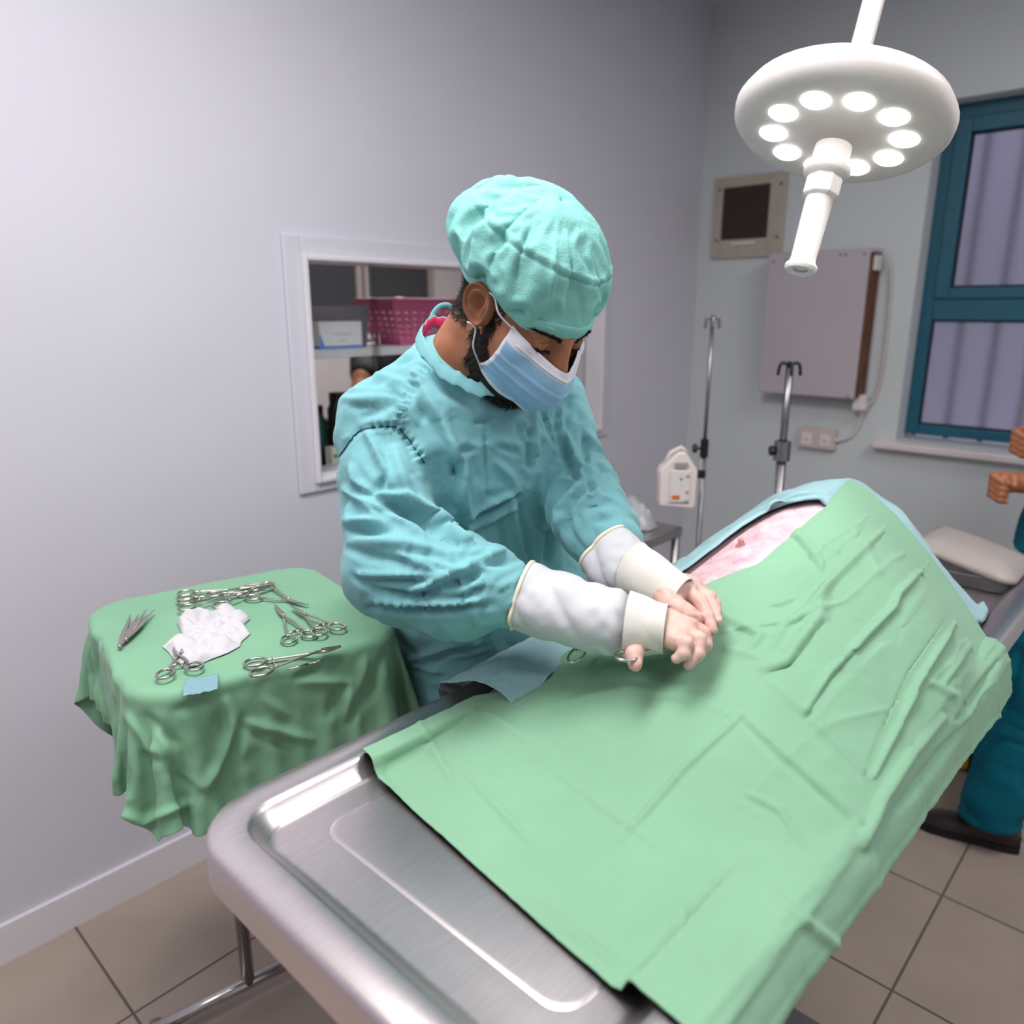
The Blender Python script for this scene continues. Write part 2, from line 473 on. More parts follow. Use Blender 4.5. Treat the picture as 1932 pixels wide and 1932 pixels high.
for (y, z) in [(1.12, 1.70), (1.19, 1.70), (1.21, 1.70), (1.32, 1.695), (1.43, 1.69), (1.48, 1.685), (1.125, 1.158), (1.49, 1.16)]:
    B().lathe([(.0001, .005), (.005, .004), (.0055, 0)], (XW - dep - .004, y, z), 10, (-1, 0, 0)).build('screw', m_steel2, t, world=True)
B().span((XW - dep + .02, bx0 - .020, bz1 - .075), (XW - .03, bx0 - .006, bz1 - .02)).build('hinge', m_whitepl, t, smooth=False, bevel=.002, world=True)
B().span((XW - .07, bx0 - .03, bz0 - .05), (XW - .02, bx0 + .018, bz0 + .012)).build('cable_connector', m_whitepl, t, smooth=False, bevel=.005, world=True)
t = thing('wall_socket', 'pale double wall socket below the grey metal box', 'socket', (XW, 1.265, .96))
m_pinkish = mat('aged_plastic', srgb(205, 188, 184), 0.4)
B().span((XW - .030, 1.186, .918), (XW, 1.345, 1.006)).build('housing', m_pinkish, t, smooth=False, bevel=.005, world=True)
for y in (1.226, 1.305):
    B().span((XW - .033, y - .022, .935), (XW - .030, y + .022, .985)).build('switch_plate', m_whitepl, t, smooth=False, bevel=.001, world=True)
    B().span((XW - .0345, y - .006, .953), (XW - .033, y + .006, .957)).build('slot', m_black, t, smooth=False, world=True)
cb = spline([(XW - .045, 1.09, 1.10), (XW - .02, 1.095, 1.06), (XW - .012, 1.12, .995), (XW - .012, 1.16, .968), (XW - .02, 1.19, .963)], 24)
tag(B().tube(cb, .006, 8).build('power_cable', m_whitepl), 'thin white cable curving from metal box to wall socket', 'cable')
cb = spline([(XW - .03, 1.07, 1.70), (XW - .012, 1.045, 1.6), (XW - .012, 1.035, 1.3), (XW - .012, 1.05, 1.16), (XW - .03, 1.07, 1.12)], 24)
tag(B().tube(cb, .005, 8).build('conduit_cable', m_cream), 'cream cable running down beside the grey metal box', 'cable')
# ------------------------------------------------------------------ operating table
TZ = 0.95
TX0, TX1, TY0, TY1 = 0.285, 2.0, 0.215, 0.775
def rrect(x0, x1, y0, y1, r, n=10):
    P = []
    for cx, cy, a0 in ((x1 - r, y1 - r, 0), (x0 + r, y1 - r, 90), (x0 + r, y0 + r, 180), (x1 - r, y0 + r, 270)):
        for i in range(n + 1):
            a = math.radians(a0 + 90 * i / n); P.append((cx + r * math.cos(a), cy + r * math.sin(a)))
    return P
ot = thing('operating_table', 'stainless steel operating table with raised rim and sunken tray top', 'operating table', (1.0, .495, 0))
rings = []
R0 = .085
for off, z in [(.006, -.055), (0, -.05), (0, -.010), (.0015, -.004), (.006, 0), (.040, 0), (.044, -.0015), (.047, -.006), (.060, -.022), (.064, -.0245), (.070, -.025), (.10, -.0255)]:
    rr = max(.02, R0 - off * .85)
    rings.append([(x, y, TZ + z) for x, y in rrect(TX0 + off, TX1 - off, TY0 + off, TY1 - off, rr)])
n = len(rings[0]); V = [p for r in rings for p in r]; F = []
for i in range(len(rings) - 1):
    for j in range(n): F.append((i * n + j, i * n + (j + 1) % n, (i + 1) * n + (j + 1) % n, (i + 1) * n + j))
F.append(tuple((len(rings) - 1) * n + j for j in range(n)))
mesh('tray_top', V, F, m_steel, ot, angle=50, world=True)
# raised centre panel of the tray, leaving a drain channel all round
cp = []
for off, z in [(.118, -.0256), (.120, -.0247), (.124, -.0245)]:
    cp.append([(x, y, TZ + z) for x, y in rrect(TX0 + off, TX1 - off, TY0 + off - .02, TY1 - off + .02, .03)])
n = len(cp[0]); V = [p for r in cp for p in r]; F = []
for i in range(2):
    for j in range(n): F.append((i * n + j, i * n + (j + 1) % n, (i + 1) * n + (j + 1) % n, (i + 1) * n + j))
F.append(tuple(2 * n + j for j in range(n)))
mesh('centre_panel', V, F, m_steel, ot, angle=50, world=True)
m_sfr = mat('satin_steel', srgb(150, 148, 150), 0.35, metal=1.0)
B().span((TX0 + .25, TY0 + .12, TZ - .12), (TX1 - .25, TY1 - .12, TZ - .05)).build('under_frame', m_sfr, ot, smooth=False, bevel=.006, world=True)
B().lathe([(.001, TZ - .12), (.075, TZ - .12), (.075, .5), (.095, .5), (.095, .06)], (1.0, .495, 0), 28).build('column', m_sfr, ot, angle=40, world=True)
bb = B(); V = []
for off, z in [(0, 0.0), (0, .045), (.012, .06)]:
    V.append([(x, y, z) for x, y in rrect(.62 + off, 1.38 - off, .24 + off, .75 - off, .06)])
n = len(V[0]); F = []
for i in range(2):
    for j in range(n): F.append((i * n + j, i * n + (j + 1) % n, (i + 1) * n + (j + 1) % n, (i + 1) * n + j))
F.append(tuple(2 * n + j for j in range(n)))
mesh('base', [p for r in V for p in r], F, m_sfr, ot, angle=40, world=True)

# ------------------------------------------------------------------ instrument stand (tray on a single post)
SC, SH_, SA, SZ = np.array([.572, 1.166]), np.array([.205, .212]), math.radians(-11), .987
def tr2(x, y): return (SC[0] + x * math.cos(SA) - y * math.sin(SA), SC[1] + x * math.sin(SA) + y * math.cos(SA))
def tr3(x, y, z): return tr2(x, y) + (z,)
st = thing('instrument_stand', 'steel instrument stand tray under green cloth beside the surgeon', 'stand', (.565, 1.152, 0))
V = []
hx_, hy_ = SH_
for off, z in [(.012, -.02), (0, -.014), (0, .0), (.01, .0), (.02, -.012)]:
    V.append([tr3(x, y, SZ - .005 + z) for x, y in rrect(-hx_ + off, hx_ - off, -hy_ + off, hy_ - off, .075)])
n = len(V[0]); F = [tuple(reversed(range(n)))]
for i in range(4):
    for j in range(n): F.append((i * n + j, i * n + (j + 1) % n, (i + 1) * n + (j + 1) % n, (i + 1) * n + j))
F.append(tuple(4 * n + j for j in range(n)))
mesh('tray', [p for r in V for p in r], F, m_steel2, st, angle=50, world=True)
B().tube([tr3(x, y, SZ - .03) for x, y in ((-.1, .195), (-.1, -.16), (.1, -.16), (.1, .195), (-.1, .195))], .009, 10).build('tray_frame', m_steel2, st, world=True)
B().tube([tr3(0, .21, SZ - .03), tr3(0, .21, .05)], .014, 14).build('post', m_steel2, st, world=True)
B().tube([tr3(-.2, .21, .05), tr3(.2, .21, .05)], .014, 12).build('foot_bar', m_steel2, st, world=True)
for x in (-.19, .19):
    B().tube([tr3(x, .225, .05), tr3(x, -.19, .05)], .013, 12).build('foot', m_steel2, st, world=True)
    for y in (.20, -.17):
        B().lathe([(.001, 0), (.02, 0), (.022, .01), (.022, .03), (.012, .04), (.001, .04)], tr3(x, y, 0), 14).build('castor', m_black, st, angle=40, world=True)
# ------------------------------------------------------------------ bodies from distance fields
def surface_nets(sd, lo, hi, h, chunk=400000):
    lo = np.array(lo, float); n = np.ceil((np.array(hi) - lo) / h).astype(int) + 1
    G = [lo[k] + np.arange(n[k]) * h for k in range(3)]
    D = np.empty(n)
    per = max(1, chunk // (n[1] * n[2]))
    for a in range(0, n[0], per):
        X = np.stack(np.meshgrid(G[0][a:a + per], G[1], G[2], indexing='ij'), -1).reshape(-1, 3)
        D[a:a + per] = sd(X).reshape(-1, n[1], n[2])
    S_ = D < 0
    c = np.stack([S_[i:n[0]-1+i, j:n[1]-1+j, k:n[2]-1+k] for i in (0,1) for j in (0,1) for k in (0,1)], -1)
    act = c.any(-1) & ~c.all(-1)
    idx = -np.ones(act.shape, int); A = np.argwhere(act); idx[act] = np.arange(len(A))
    acc = np.zeros((len(A), 3)); cnt = np.zeros(len(A))
    cor = [(i, j, k) for i in (0,1) for j in (0,1) for k in (0,1)]
    for a in range(8):
        for b in range(a + 1, 8):
            pa, pb = np.array(cor[a]), np.array(cor[b])
            if np.abs(pa - pb).sum() != 1: continue
            da = D[tuple((A + pa).T)]; db = D[tuple((A + pb).T)]; m = (da < 0) != (db < 0)
            t = np.where(m, da / (da - db + 1e-12), 0)
            acc += np.where(m[:, None], pa + (pb - pa) * t[:, None], 0); cnt += m
    V = lo + (A + acc / cnt[:, None]) * h
    F = []
    for ax in range(3):
        o1, o2 = [(1, 2), (2, 0), (0, 1)][ax]
        sl0 = [slice(None)] * 3; sl1 = [slice(None)] * 3; sl0[ax] = slice(0, n[ax] - 1); sl1[ax] = slice(1, n[ax])
        a = S_[tuple(sl0)]; b = S_[tuple(sl1)]; E = np.argwhere(a != b)
        E = E[(E[:, o1] > 0) & (E[:, o2] > 0) & (E[:, o1] < n[o1] - 1) & (E[:, o2] < n[o2] - 1)]
        e1 = np.zeros(3, int); e1[o1] = 1; e2 = np.zeros(3, int); e2[o2] = 1
        q = np.stack([idx[tuple((E - e1 - e2).T)], idx[tuple((E - e2).T)], idx[tuple(E.T)], idx[tuple((E - e1).T)]], 1)
        fl = S_[tuple(E.T)]
        q[~fl] = q[~fl][:, ::-1]; F.append(q)
    F = np.concatenate(F)
    for _ in range(2):                     # settle onto the surface
        e = h * .25; d = sd(V)
        g = np.stack([sd(V + np.eye(3)[k] * e) - sd(V - np.eye(3)[k] * e) for k in range(3)], 1)
        g /= np.linalg.norm(g, axis=1)[:, None] + 1e-9
        V = V - g * np.clip(d, -h, h)[:, None] * .8
    return V, F

def adjacency(F, n):
    e = np.concatenate([F[:, [0, 1]], F[:, [1, 2]], F[:, [2, 3]], F[:, [3, 0]]]); e.sort(1)
    e = np.unique(e, axis=0)
    dg = np.concatenate([F[:, [0, 2]], F[:, [1, 3]]])
    return e, dg
def lap_smooth(V, e, it, lam=.5, mask=None):
    n = len(V); deg = np.bincount(e.ravel(), minlength=n)[:, None]
    for _ in range(it):
        s = np.zeros_like(V)
        for k in range(3): s[:, k] = np.bincount(e[:, 0], V[e[:, 1], k], n) + np.bincount(e[:, 1], V[e[:, 0], k], n)
        d = lam * (s / np.maximum(deg, 1) - V)
        V = V + (d if mask is None else d * mask[:, None])
    return V
def vert_normals(V, F):
    n = np.zeros_like(V); fn = np.cross(V[F[:, 2]] - V[F[:, 0]], V[F[:, 3]] - V[F[:, 1]])
    for c in range(4):
        for k in range(3): n[:, k] += np.bincount(F[:, c], fn[:, k], len(V))
    return n / (np.linalg.norm(n, axis=1)[:, None] + 1e-12)

def wrinkle(V, F, axis, ga, gb, tether, steps=80, seed=None, bendl=.10, keep=.02, relax=.9, push=None):
    """grow the cloth along (ga) and across (gb) a direction field and let it buckle inside a thin shell around the base"""
    n = len(V); e, dg = adjacency(F, n); E = np.concatenate([e, dg])
    base = V.copy(); Nn = vert_normals(V, F)
    d = V[E[:, 1]] - V[E[:, 0]]; L = np.linalg.norm(d, axis=1); u = d / (L[:, None] + 1e-9)
    ax = axis[E[:, 0]] + axis[E[:, 1]]; ax /= np.linalg.norm(ax, axis=1)[:, None] + 1e-9
    c2 = (u * ax).sum(1) ** 2
    gA = (ga[E[:, 0]] + ga[E[:, 1]]) / 2; gB = (gb[E[:, 0]] + gb[E[:, 1]]) / 2
    L = L * (1 + gA * c2 + gB * (1 - c2))
    deg = np.bincount(E.ravel(), minlength=n)[:, None]
    X = V + Nn * seed[:, None] if seed is not None else V.copy()
    i, j = E[:, 0], E[:, 1]
    th = tether if not np.isscalar(tether) else np.full(n, tether)
    for s in range(steps):
        for r in range(3):
            d = X[j] - X[i]; l = np.linalg.norm(d, axis=1) + 1e-9
            c = ((l - L) / l * .5)[:, None] * d
            for k in range(3): X[:, k] += relax * 2.2 * (np.bincount(i, c[:, k], n) - np.bincount(j, c[:, k], n)) / deg[:, 0]
        X = lap_smooth(X, e, 1, bendl)
        dd = X - base; X = X - dd * keep
        dn = np.linalg.norm(dd, axis=1) + 1e-9
        X = X - dd * (np.maximum(0, dn - th) / dn)[:, None] * .8
        inn = (X - base)
        dp = (inn * Nn).sum(1); lim = -th * .7
        X = X + Nn * np.maximum(0, lim - dp)[:, None] * .5
    return X
def sd_ell(X, c, r):
    q = (X - np.array(c)) / np.array(r); k = np.linalg.norm(q, axis=1) + 1e-9
    return (k - 1) * np.min(r) if True else 0
def chain_sd(X, pts, rad, k=.01):
    d = None
    for a, b, ra, rb in zip(pts[:-1], pts[1:], rad[:-1], rad[1:]):
        q = sd_caps(X, a, b, ra, rb); d = q if d is None else smin(d, q, k)
    return d
def pix(x, y, D):
    """a point at depth D along the photograph's view, in room coordinates"""
    c_, s_ = math.cos(YAW), math.sin(YAW)
    fh = np.array([c_, s_, 0]); rt = np.array([s_, -c_, 0]); zz = np.array([0, 0, 1.0])
    fw = fh * math.cos(PITCH) - zz * math.sin(PITCH); up = fh * math.sin(PITCH) + zz * math.cos(PITCH)
    return (rt * (x - 966) + up * (966 - y) + fw * FPX) * (D / FPX) + np.array([0, 0, CAMZ])

def to_px(V):
    c_, s_ = math.cos(YAW), math.sin(YAW)
    fh = np.array([c_, s_, 0]); rt = np.array([s_, -c_, 0]); zz = np.array([0, 0, 1.0])
    fw = fh * math.cos(PITCH) - zz * math.sin(PITCH); up = fh * math.sin(PITCH) + zz * math.cos(PITCH)
    q = V - np.array([0, 0, CAMZ]); k = q @ fw
    return np.stack([966 + FPX * (q @ rt) / k, 966 - FPX * (q @ up) / k], 1)
def sculpt(X, F, folds, groups, gain=1.0):
    Nn = vert_normals(X, F); px = to_px(X)
    vw = np.array([0, 0, CAMZ]) - X; vw /= np.linalg.norm(vw, axis=1)[:, None]
    face = smoothstep(.02, .30, (Nn * vw).sum(1)); D = np.zeros(len(X))
    for g, pl, amp, w in folds:
        pl = np.array(pl, float); bx0, bx1 = pl.min(0) - 4 * w, pl.max(0) + 4 * w
        m = np.where(((px > bx0) & (px < bx1)).all(1))[0]
        if len(m) == 0: continue
        best = np.full(len(m), 1e9); tb = np.zeros(len(m)); L = np.r_[0, np.cumsum(np.linalg.norm(np.diff(pl, axis=0), axis=1))]
        for i in range(len(pl) - 1):
            ab = pl[i + 1] - pl[i]; t = np.clip((px[m] - pl[i]) @ ab / (ab @ ab), 0, 1); d = np.linalg.norm(px[m] - pl[i] - t[:, None] * ab, axis=1)
            k = d < best; best[k] = d[k]; tb[k] = (L[i] + t[k] * (L[i + 1] - L[i])) / L[-1]
        w_ = w * (.8 + .4 * np.sin(np.pi * tb)); tap = np.sin(np.pi * (.1 + .8 * tb)) ** .7
        D[m] += amp * .001 * gain * tap * (np.exp(-(best / w_) ** 1.7) - .30 * np.exp(-(best / (2.3 * w_)) ** 2)) * groups[g][m]
    return X + Nn * (D * face)[:, None]
# ------------------------------------------------------------------ patient on the table
m_green = mat('green_drape_cotton', srgb(128, 172, 142), 0.85, spec=0.15, var=0.06, vscale=9, bump=0.25, bscale=900, sheen=0.15, wr=0.22, wscale=16)
m_green2 = mat('green_cover_cotton', srgb(126, 174, 142), 0.85, spec=0.15, var=0.06, vscale=9, bump=0.25, bscale=900, sheen=0.15, wr=0.22, wscale=16)
m_blue = mat('blue_drape_cotton', srgb(148, 184, 190), 0.85, spec=0.15, var=0.08, vscale=10, bump=0.25, bscale=900, sheen=0.15, wr=0.22, wscale=16)

_hx = np.array([.30, .46, .56, .66, .80, .96, 1.09, 1.24, 1.43, 1.51, 1.57, 1.63, 1.69, 2.2])
_hz = np.array([.925, .926, .932, .955, 1.022, 1.082, 1.108, 1.148, 1.192, 1.178, 1.12, 1.01, .935, .925])
def crest(x): 
    i = np.linspace(.3, 2.2, 400); z = np.interp(i, _hx, _hz); k = np.exp(-np.linspace(-2, 2, 25) ** 2); k /= k.sum()
    return np.interp(x, i, np.convolve(np.pad(z, 12, 'edge'), k, 'valid'))
def H(x, y):
    c = crest(x) - .925; dy = y - .50
    k = smoothstep(1.15, 1.42, x)
    wd = np.where(dy < 0, .318 - .033 * k - .075 * smoothstep(1.44, 1.60, x), .31); pw = np.where(dy < 0, 2.7 - 1.25 * k, 1.75)
    f = np.maximum(0, 1 - np.abs(dy / wd) ** pw)
    return .925 + c * f
# closed body: mound above, flattened belly on the table below
xs = np.linspace(.62, 1.68, 90); na = 72
V = np.zeros((90, na, 3))
for i, x in enumerate(xs):
    c = max(.004, float(crest(x)) - .930)
    ft = math.sin(math.pi * min(1, max(0, (x - .60) / .20)) / 2) * math.sin(math.pi * min(1, max(0, (1.70 - x) / .22)) / 2)
    for j in range(na):
        a = 2 * math.pi * j / na
        y = .50 + ((.272 - .075 * float(smoothstep(1.44, 1.60, np.array(x)))) if math.cos(a) < 0 else .295) * math.cos(a) * ft * .97
        z = (float(H(x, y)) - .004) if math.sin(a) >= 0 else .9315
        V[i, j] = (x, y, max(.9315, z))
VV = V.reshape(-1, 3).tolist(); Fp = []
for i in range(89):
    for j in range(na): Fp.append((i * na + j, i * na + (j + 1) % na, (i + 1) * na + (j + 1) % na, (i + 1) * na + j))
Fp.append(tuple(range(na))); Fp.append(tuple(reversed([89 * na + j for j in range(na)])))
pt = thing('patient_animal', 'shaved pink belly of the animal patient showing between the drapes', 'animal', (1.2, .5, .925))
m_skin_p = mat('pink_shaved_skin', srgb(224, 194, 198), 0.5, col2=srgb(202, 154, 168), vscale=30, detail=6, bump=0.25, bscale=160, sss=0.15)
mesh('body', VV, Fp, m_skin_p, pt, world=True)
for (x, y) in ((1.0, .575), (1.17, .562)):
    z = float(H(x, y)) - .0045
    B().lathe([(.010, -.002), (.008, .001), (.0055, .004), (.0052, .011), (.0038, .0145), (.0001, .016)], (x, y, z), 14, (-.35, -.1, .9)).build('teat', mat('teat_skin', srgb(206, 146, 146), .5), pt, world=True)
# sparse dark stubble left by the clippers
sb = B(); rs = random.Random(3)
for _ in range(420):
    x = rs.uniform(.94, 1.34); y = rs.gauss(.548, .022); z = float(H(x, y)) - .0035
    d = Vector((rs.uniform(-1, 1), rs.uniform(-1, 1), .5)).normalized() * rs.uniform(.003, .006)
    s_ = Vector((rs.uniform(-1, 1), rs.uniform(-1, 1), 0)) * .0003
    p = Vector((x, y, z)); sb.add([p - s_, p + s_, p + d], [(0, 1, 2)])
tag(sb.build('stubble', mat('dark_hair', srgb(70, 48, 50), .6), pt, world=True), kind='stuff')

# black rubber mat under the patient; also paints the shade below the flap
V = []
for off, z in [(.004, .0), (0, .003), (0, .014), (.006, .018)]:
    V.append([(x, y, .9262 + z * .25) for x, y in rrect(.655 + off, 1.60 - off, .36 + off, .715 - off, .03)])
n = len(V[0]); F = [tuple(reversed(range(n)))]
for i in range(3):
    for j in range(n): F.append((i * n + j, i * n + (j + 1) % n, (i + 1) * n + (j + 1) % n, (i + 1) * n + j))
F.append(tuple(3 * n + j for j in range(n)))
tag(mesh('rubber_mat', [p for r in V for p in r], F, mat('black_rubber', srgb(26, 26, 28), .7), angle=40), 'black rubber mat on the steel table under the patient', 'mat')

# ------------------------------------------------------------------ drapes
def table_floor(x, y):
    """height of whatever lies below a drape: mound, table tray and rim"""
    inn = (y > TY0 + .068) & (y < TY1 - .068)
    return np.maximum(H(x, y), np.where(inn, .9275, TZ + .001))

def crease(P, N, coord, pos, amp, wd, mask=1.0):
    d = (coord - pos) / wd
    return P + N * (amp * np.exp(-np.abs(d) ** 1.3) * mask)[..., None]
# green surgical drape; s runs along the table, t from the far long edge over the crest and down the near side
nu, nv = 120, 96
def green_row(x):
    yl = np.interp(x, [.45, .675, .735, .88, .97, 1.08, 1.3, 1.46], [.735, .725, .662, .645, .545, .494, .480, .490])
    ys = np.linspace(yl, TY0 - .004, 40)
    pts = [(x, y, float(table_floor(np.array(x), np.array(y))) + .004 + .009 * float(smoothstep(1.24, 1.36, np.array(x)))) for y in ys]
    zb = np.interp(x, [.45, .7, .82, 1.0, 1.2, 1.45], [.925, .918, .912, .902, .890, .880])
    yo = TY0 - .012
    z0 = pts[-1][2]; hang = z0 - zb
    for k in range(1, 9):
        f = k / 8
        pts.append((x, yo - .008 * math.sin(f * 2.2) - .010 * f, z0 - hang * f))
    pts = np.array(pts); L = np.r_[0, np.cumsum(np.linalg.norm(np.diff(pts, axis=0), axis=1))]
    q = np.linspace(0, L[-1], nv)
    return np.stack([np.interp(q, L, pts[:, k]) for k in range(3)], 1)
tt = np.linspace(0, 1, nu)
P = np.stack([green_row(.468 + t * .965) for t in tt])
for c in range(3):                       # soften the base
    for _ in range(3): P[1:-1, 1:-1, c] = (P[1:-1, 1:-1, c] * 2 + P[:-2, 1:-1, c] + P[2:, 1:-1, c] + P[1:-1, :-2, c] + P[1:-1, 2:, c]) / 6
# near edge of the drape slants a little across the table
T_, S_ = np.meshgrid(np.linspace(0, 1, nv), tt)
P[..., 0] += (1 - S_) * (-.035 * T_ + .040 * (1 - T_))
N = normals(P)
if N[60, 40, 2] < 0: N = -N
P = P + N * ((vnoise(P, 7, 1, 2) * .006 + vnoise(P, 18, 2, 1) * .002) * np.minimum(1, (S_ + .2))) [..., None]
def green_col(X):
    z = np.where(X[:, 1] > TY0 + .0, table_floor(X[:, 0], X[:, 1]) + .003, -9)
    Y = X.copy(); m1 = X[:, 2] < z; Y[m1, 2] = z[m1]
    m2 = (X[:, 1] <= TY0) & (X[:, 1] > TY0 - .008) & (X[:, 2] < TZ); Y[m2, 1] = TY0 - .008
    return Y
base = P.copy()
P = cloth(P, steps=30, iters=6, g=1.5, collide=green_col, tether=.014, tk=.02, bend=.6, grow=(1 + (.006 + .006 * vnoise(base, 5, 4)) * (1 - smoothstep(.6, .8, np.linspace(0, 1, nv)))[None], 1.010 + .008 * vnoise(base, 5, 5)), seed_noise=.0002, damp=.9)
sm_ = smoothstep(.66, .80, np.linspace(0, 1, nv))[None, :, None]
for _ in range(14): Q_ = P.copy(); Q_[1:-1] = (P[:-2] + P[1:-1] * 2 + P[2:]) / 4; P = P * (1 - sm_) + Q_ * sm_
P = resample(P, 300, 240); S_, T_ = np.meshgrid(np.linspace(0, 1, 300), np.linspace(0, 1, 240), indexing='ij')
N = normals(P)
if N[150, 90, 2] < 0: N = -N
wob = vnoise(np.stack([S_ * 6, T_ * 6, 0 * S_], -1), 1, 9, 2) * .012
brk = lambda sd: .55 + .45 * vnoise(np.stack([S_ * 5, T_ * 5, 0 * S_ + sd], -1), 1, sd, 1)
for pos, amp, wd in ((.135, .006, .010), (.33, .0075, .011), (.52, -.007, .010), (.70, .008, .011), (.87, .005, .009)):
    P = crease(P, N, T_ + wob, pos, amp * .6, wd, np.clip(brk(pos * 9), .15, 1) * (.35 + .65 * smoothstep(.25, .6, S_)))
for pos, amp, wd in ((.16, -.004, .008), (.34, .0055, .009), (.53, -.005, .009), (.74, .005, .008), (.90, .004, .008)):
    P = crease(P, N, S_ + wob, pos, amp * .8, wd, np.clip(brk(pos * 7 + 2), .1, 1))
# folds and tucks seen on the cloth: position, height (mm), half width
GF = [('A', [(1681,963),(1568,1072),(1542,1102),(1488,1160),(1459,1190)], -11, 8), ('A', [(1690,975),(1580,1084),(1555,1114),(1500,1172)], 8, 8), ('A', [(1496,997),(1530,1040),(1556,1078)], 9, 9), ('A', [(1480,1010),(1540,1072)], -6, 8),
      ('A', [(1557,1095),(1540,1169),(1486,1250),(1442,1261)], 13, 17), ('A', [(1552,1180),(1488,1268),(1455,1280)], -11, 9), ('A', [(1748,1064),(1693,1123),(1685,1148),(1563,1273),(1517,1345)], 11, 7), ('A', [(1759,1077),(1702,1142),(1694,1162),(1573,1285),(1526,1354)], -11, 8),
      ('A', [(1677,1177),(1689,1206)], -7, 10), ('A', [(1808,1160),(1790,1194),(1735,1278),(1710,1332),(1647,1466)], 10, 7), ('A', [(1796,1160),(1775,1196),(1722,1276),(1697,1330),(1635,1462)], -9, 8), ('A', [(1731,1276),(1802,1313),(1812,1353)], 5, 8),
      ('A', [(1882,1248),(1845,1302),(1806,1357)], -8, 7), ('A', [(1777,1357),(1718,1424),(1668,1504),(1630,1596)], 9, 11), ('A', [(1815,1366),(1750,1450),(1693,1525)], -7, 9), ('A', [(1400,1349),(1475,1420),(1626,1554)], 7, 6), ('A', [(1392,1358),(1466,1430),(1616,1564)], -7, 6), ('A', [(1442,1278),(1526,1349),(1635,1466)], 5, 8),
      ('A', [(1400,1504),(1459,1537),(1505,1604)], -7, 7), ('A', [(1410,1498),(1470,1532),(1516,1600)], 5, 6), ('A', [(1449,1148),(1497,1131)], 6, 6), ('A', [(1420,1160),(1470,1150)], -5, 6), ('A', [(1365,1162),(1435,1199),(1413,1226)], 7, 7), ('A', [(1380,1185),(1415,1205),(1400,1222)], -6, 6), ('A', [(1514,1148),(1472,1182),(1460,1217)], 8, 9), ('A', [(1370,1225),(1430,1240)], 5, 8),
      ('A', [(790,1365),(824,1425),(857,1481)], 6, 8), ('A', [(857,1415),(936,1475)], -5, 8), ('A', [(1400,1350),(1290,1450),(1170,1590)], 6, 6), ('A', [(1390,1342),(1280,1442),(1160,1580)], -5, 6), ('A', [(880,1460),(1010,1600)], 5, 7), ('A', [(1060,1470),(1240,1600)], 5, 7), ('A', [(960,1420),(1080,1500)], -4, 8),
      ('A', [(1050,1330),(1190,1300),(1300,1320)], 5, 9), ('A', [(1240,1260),(1330,1290)], -5, 9), ('A', [(1560,920),(1640,950)], 4, 8), ('A', [(1610,1000),(1660,1080)], 5, 10), ('A', [(1480,1340),(1550,1420)], -4, 10), ('A', [(1840,1200),(1780,1290)], 6, 8), ('A', [(700,1450),(790,1560)], 4, 7), ('A', [(920,1345),(1000,1400)], 5, 9), ('A', [(1100,1260),(1010,1330)], -5, 9), ('A', [(1460,1690),(1620,1820)], 5, 9), ('A', [(1000,1700),(1200,1850)], 5, 9), ('A', [(1250,1650),(1350,1850)], -5, 9)]
F_ = np.array(grid_faces(300, 240)); X_ = P.reshape(-1, 3)
if vert_normals(X_, F_)[150 * 240 + 90, 2] < 0: F_ = F_[:, ::-1]
P = sculpt(X_, F_, GF, {'A': np.ones(len(X_))}, 1.1).reshape(P.shape)
hem = np.maximum(np.exp(-((T_ - .0) / .016) ** 4), np.maximum(np.exp(-((T_ - 1) / .016) ** 4), np.maximum(np.exp(-((S_) / .012) ** 4), np.exp(-((1 - S_) / .012) ** 4))))
P = P + N * (hem * .0014 + .0012 * (np.abs(vnoise(P, 60, 3)) * hem) + vnoise(P, 45, 8, 2) * .0007)[..., None]
low = np.where(P[..., 1] > TY0 + .002, table_floor(P[..., 0], P[..., 1]) + .0025, -9)
low = low + .006 * smoothstep(1.28, 1.38, P[..., 0])
P[..., 2] = np.maximum(P[..., 2], low)
gd = grid_obj('surgical_drape', P[::1, ::1], m_green, None, solid=.0012)
tag(gd, 'large creased pale green drape spread over the patient and table', 'drape')

# blue drape along the far side and over the raised end
def bl(x, yin, zin=None, drop=0):
    ys = [yin, yin + (.775 - yin) * .33, yin + (.775 - yin) * .66, .775, .812, .822, .824]
    out = []
    for k, y in enumerate(ys[:4]):
        out.append((x, y, float(table_floor(np.array(x), np.array(y))) + .012))
    out += [(x, ys[4], .935), (x, ys[5], .87), (x, ys[6], .78)]
    return out
rows = [
    [(.716, .652, .966), (.708, .688, .990), (.697, .722, .996), (.690, .755, .984), (.700, .800, .958), (.715, .815, .90), (.73, .82, .80)],
    [(.765, .645, 1.000), (.757, .692, 1.012), (.75, .728, 1.006), (.75, .762, .99), (.755, .802, .955), (.76, .815, .90), (.76, .82, .80)],
    [(.862, .655, 1.020), (.855, .700, 1.026), (.85, .735, 1.012), (.85, .768, .99), (.85, .804, .955), (.85, .818, .90), (.85, .823, .80)],
    [(.96, .660, 1.04), (.955, .70, 1.036), (.95, .738, 1.018), (.95, .77, .99), (.95, .804, .955), (.95, .818, .90), (.95, .823, .80)],
    bl(1.04, .615), bl(1.14, .600), bl(1.25, .582), bl(1.31, .53), bl(1.36, .38), bl(1.42, .27), bl(1.50, .262), bl(1.57, .268), bl(1.64, .29)]
net = np.array(rows)
P = resample(net, 110, 64)
fl_ = np.where((P[..., 1] < TY1 + .01), table_floor(P[..., 0], P[..., 1]) + .006, -9)
P[..., 2] = np.maximum(P[..., 2], fl_)
base = P.copy()
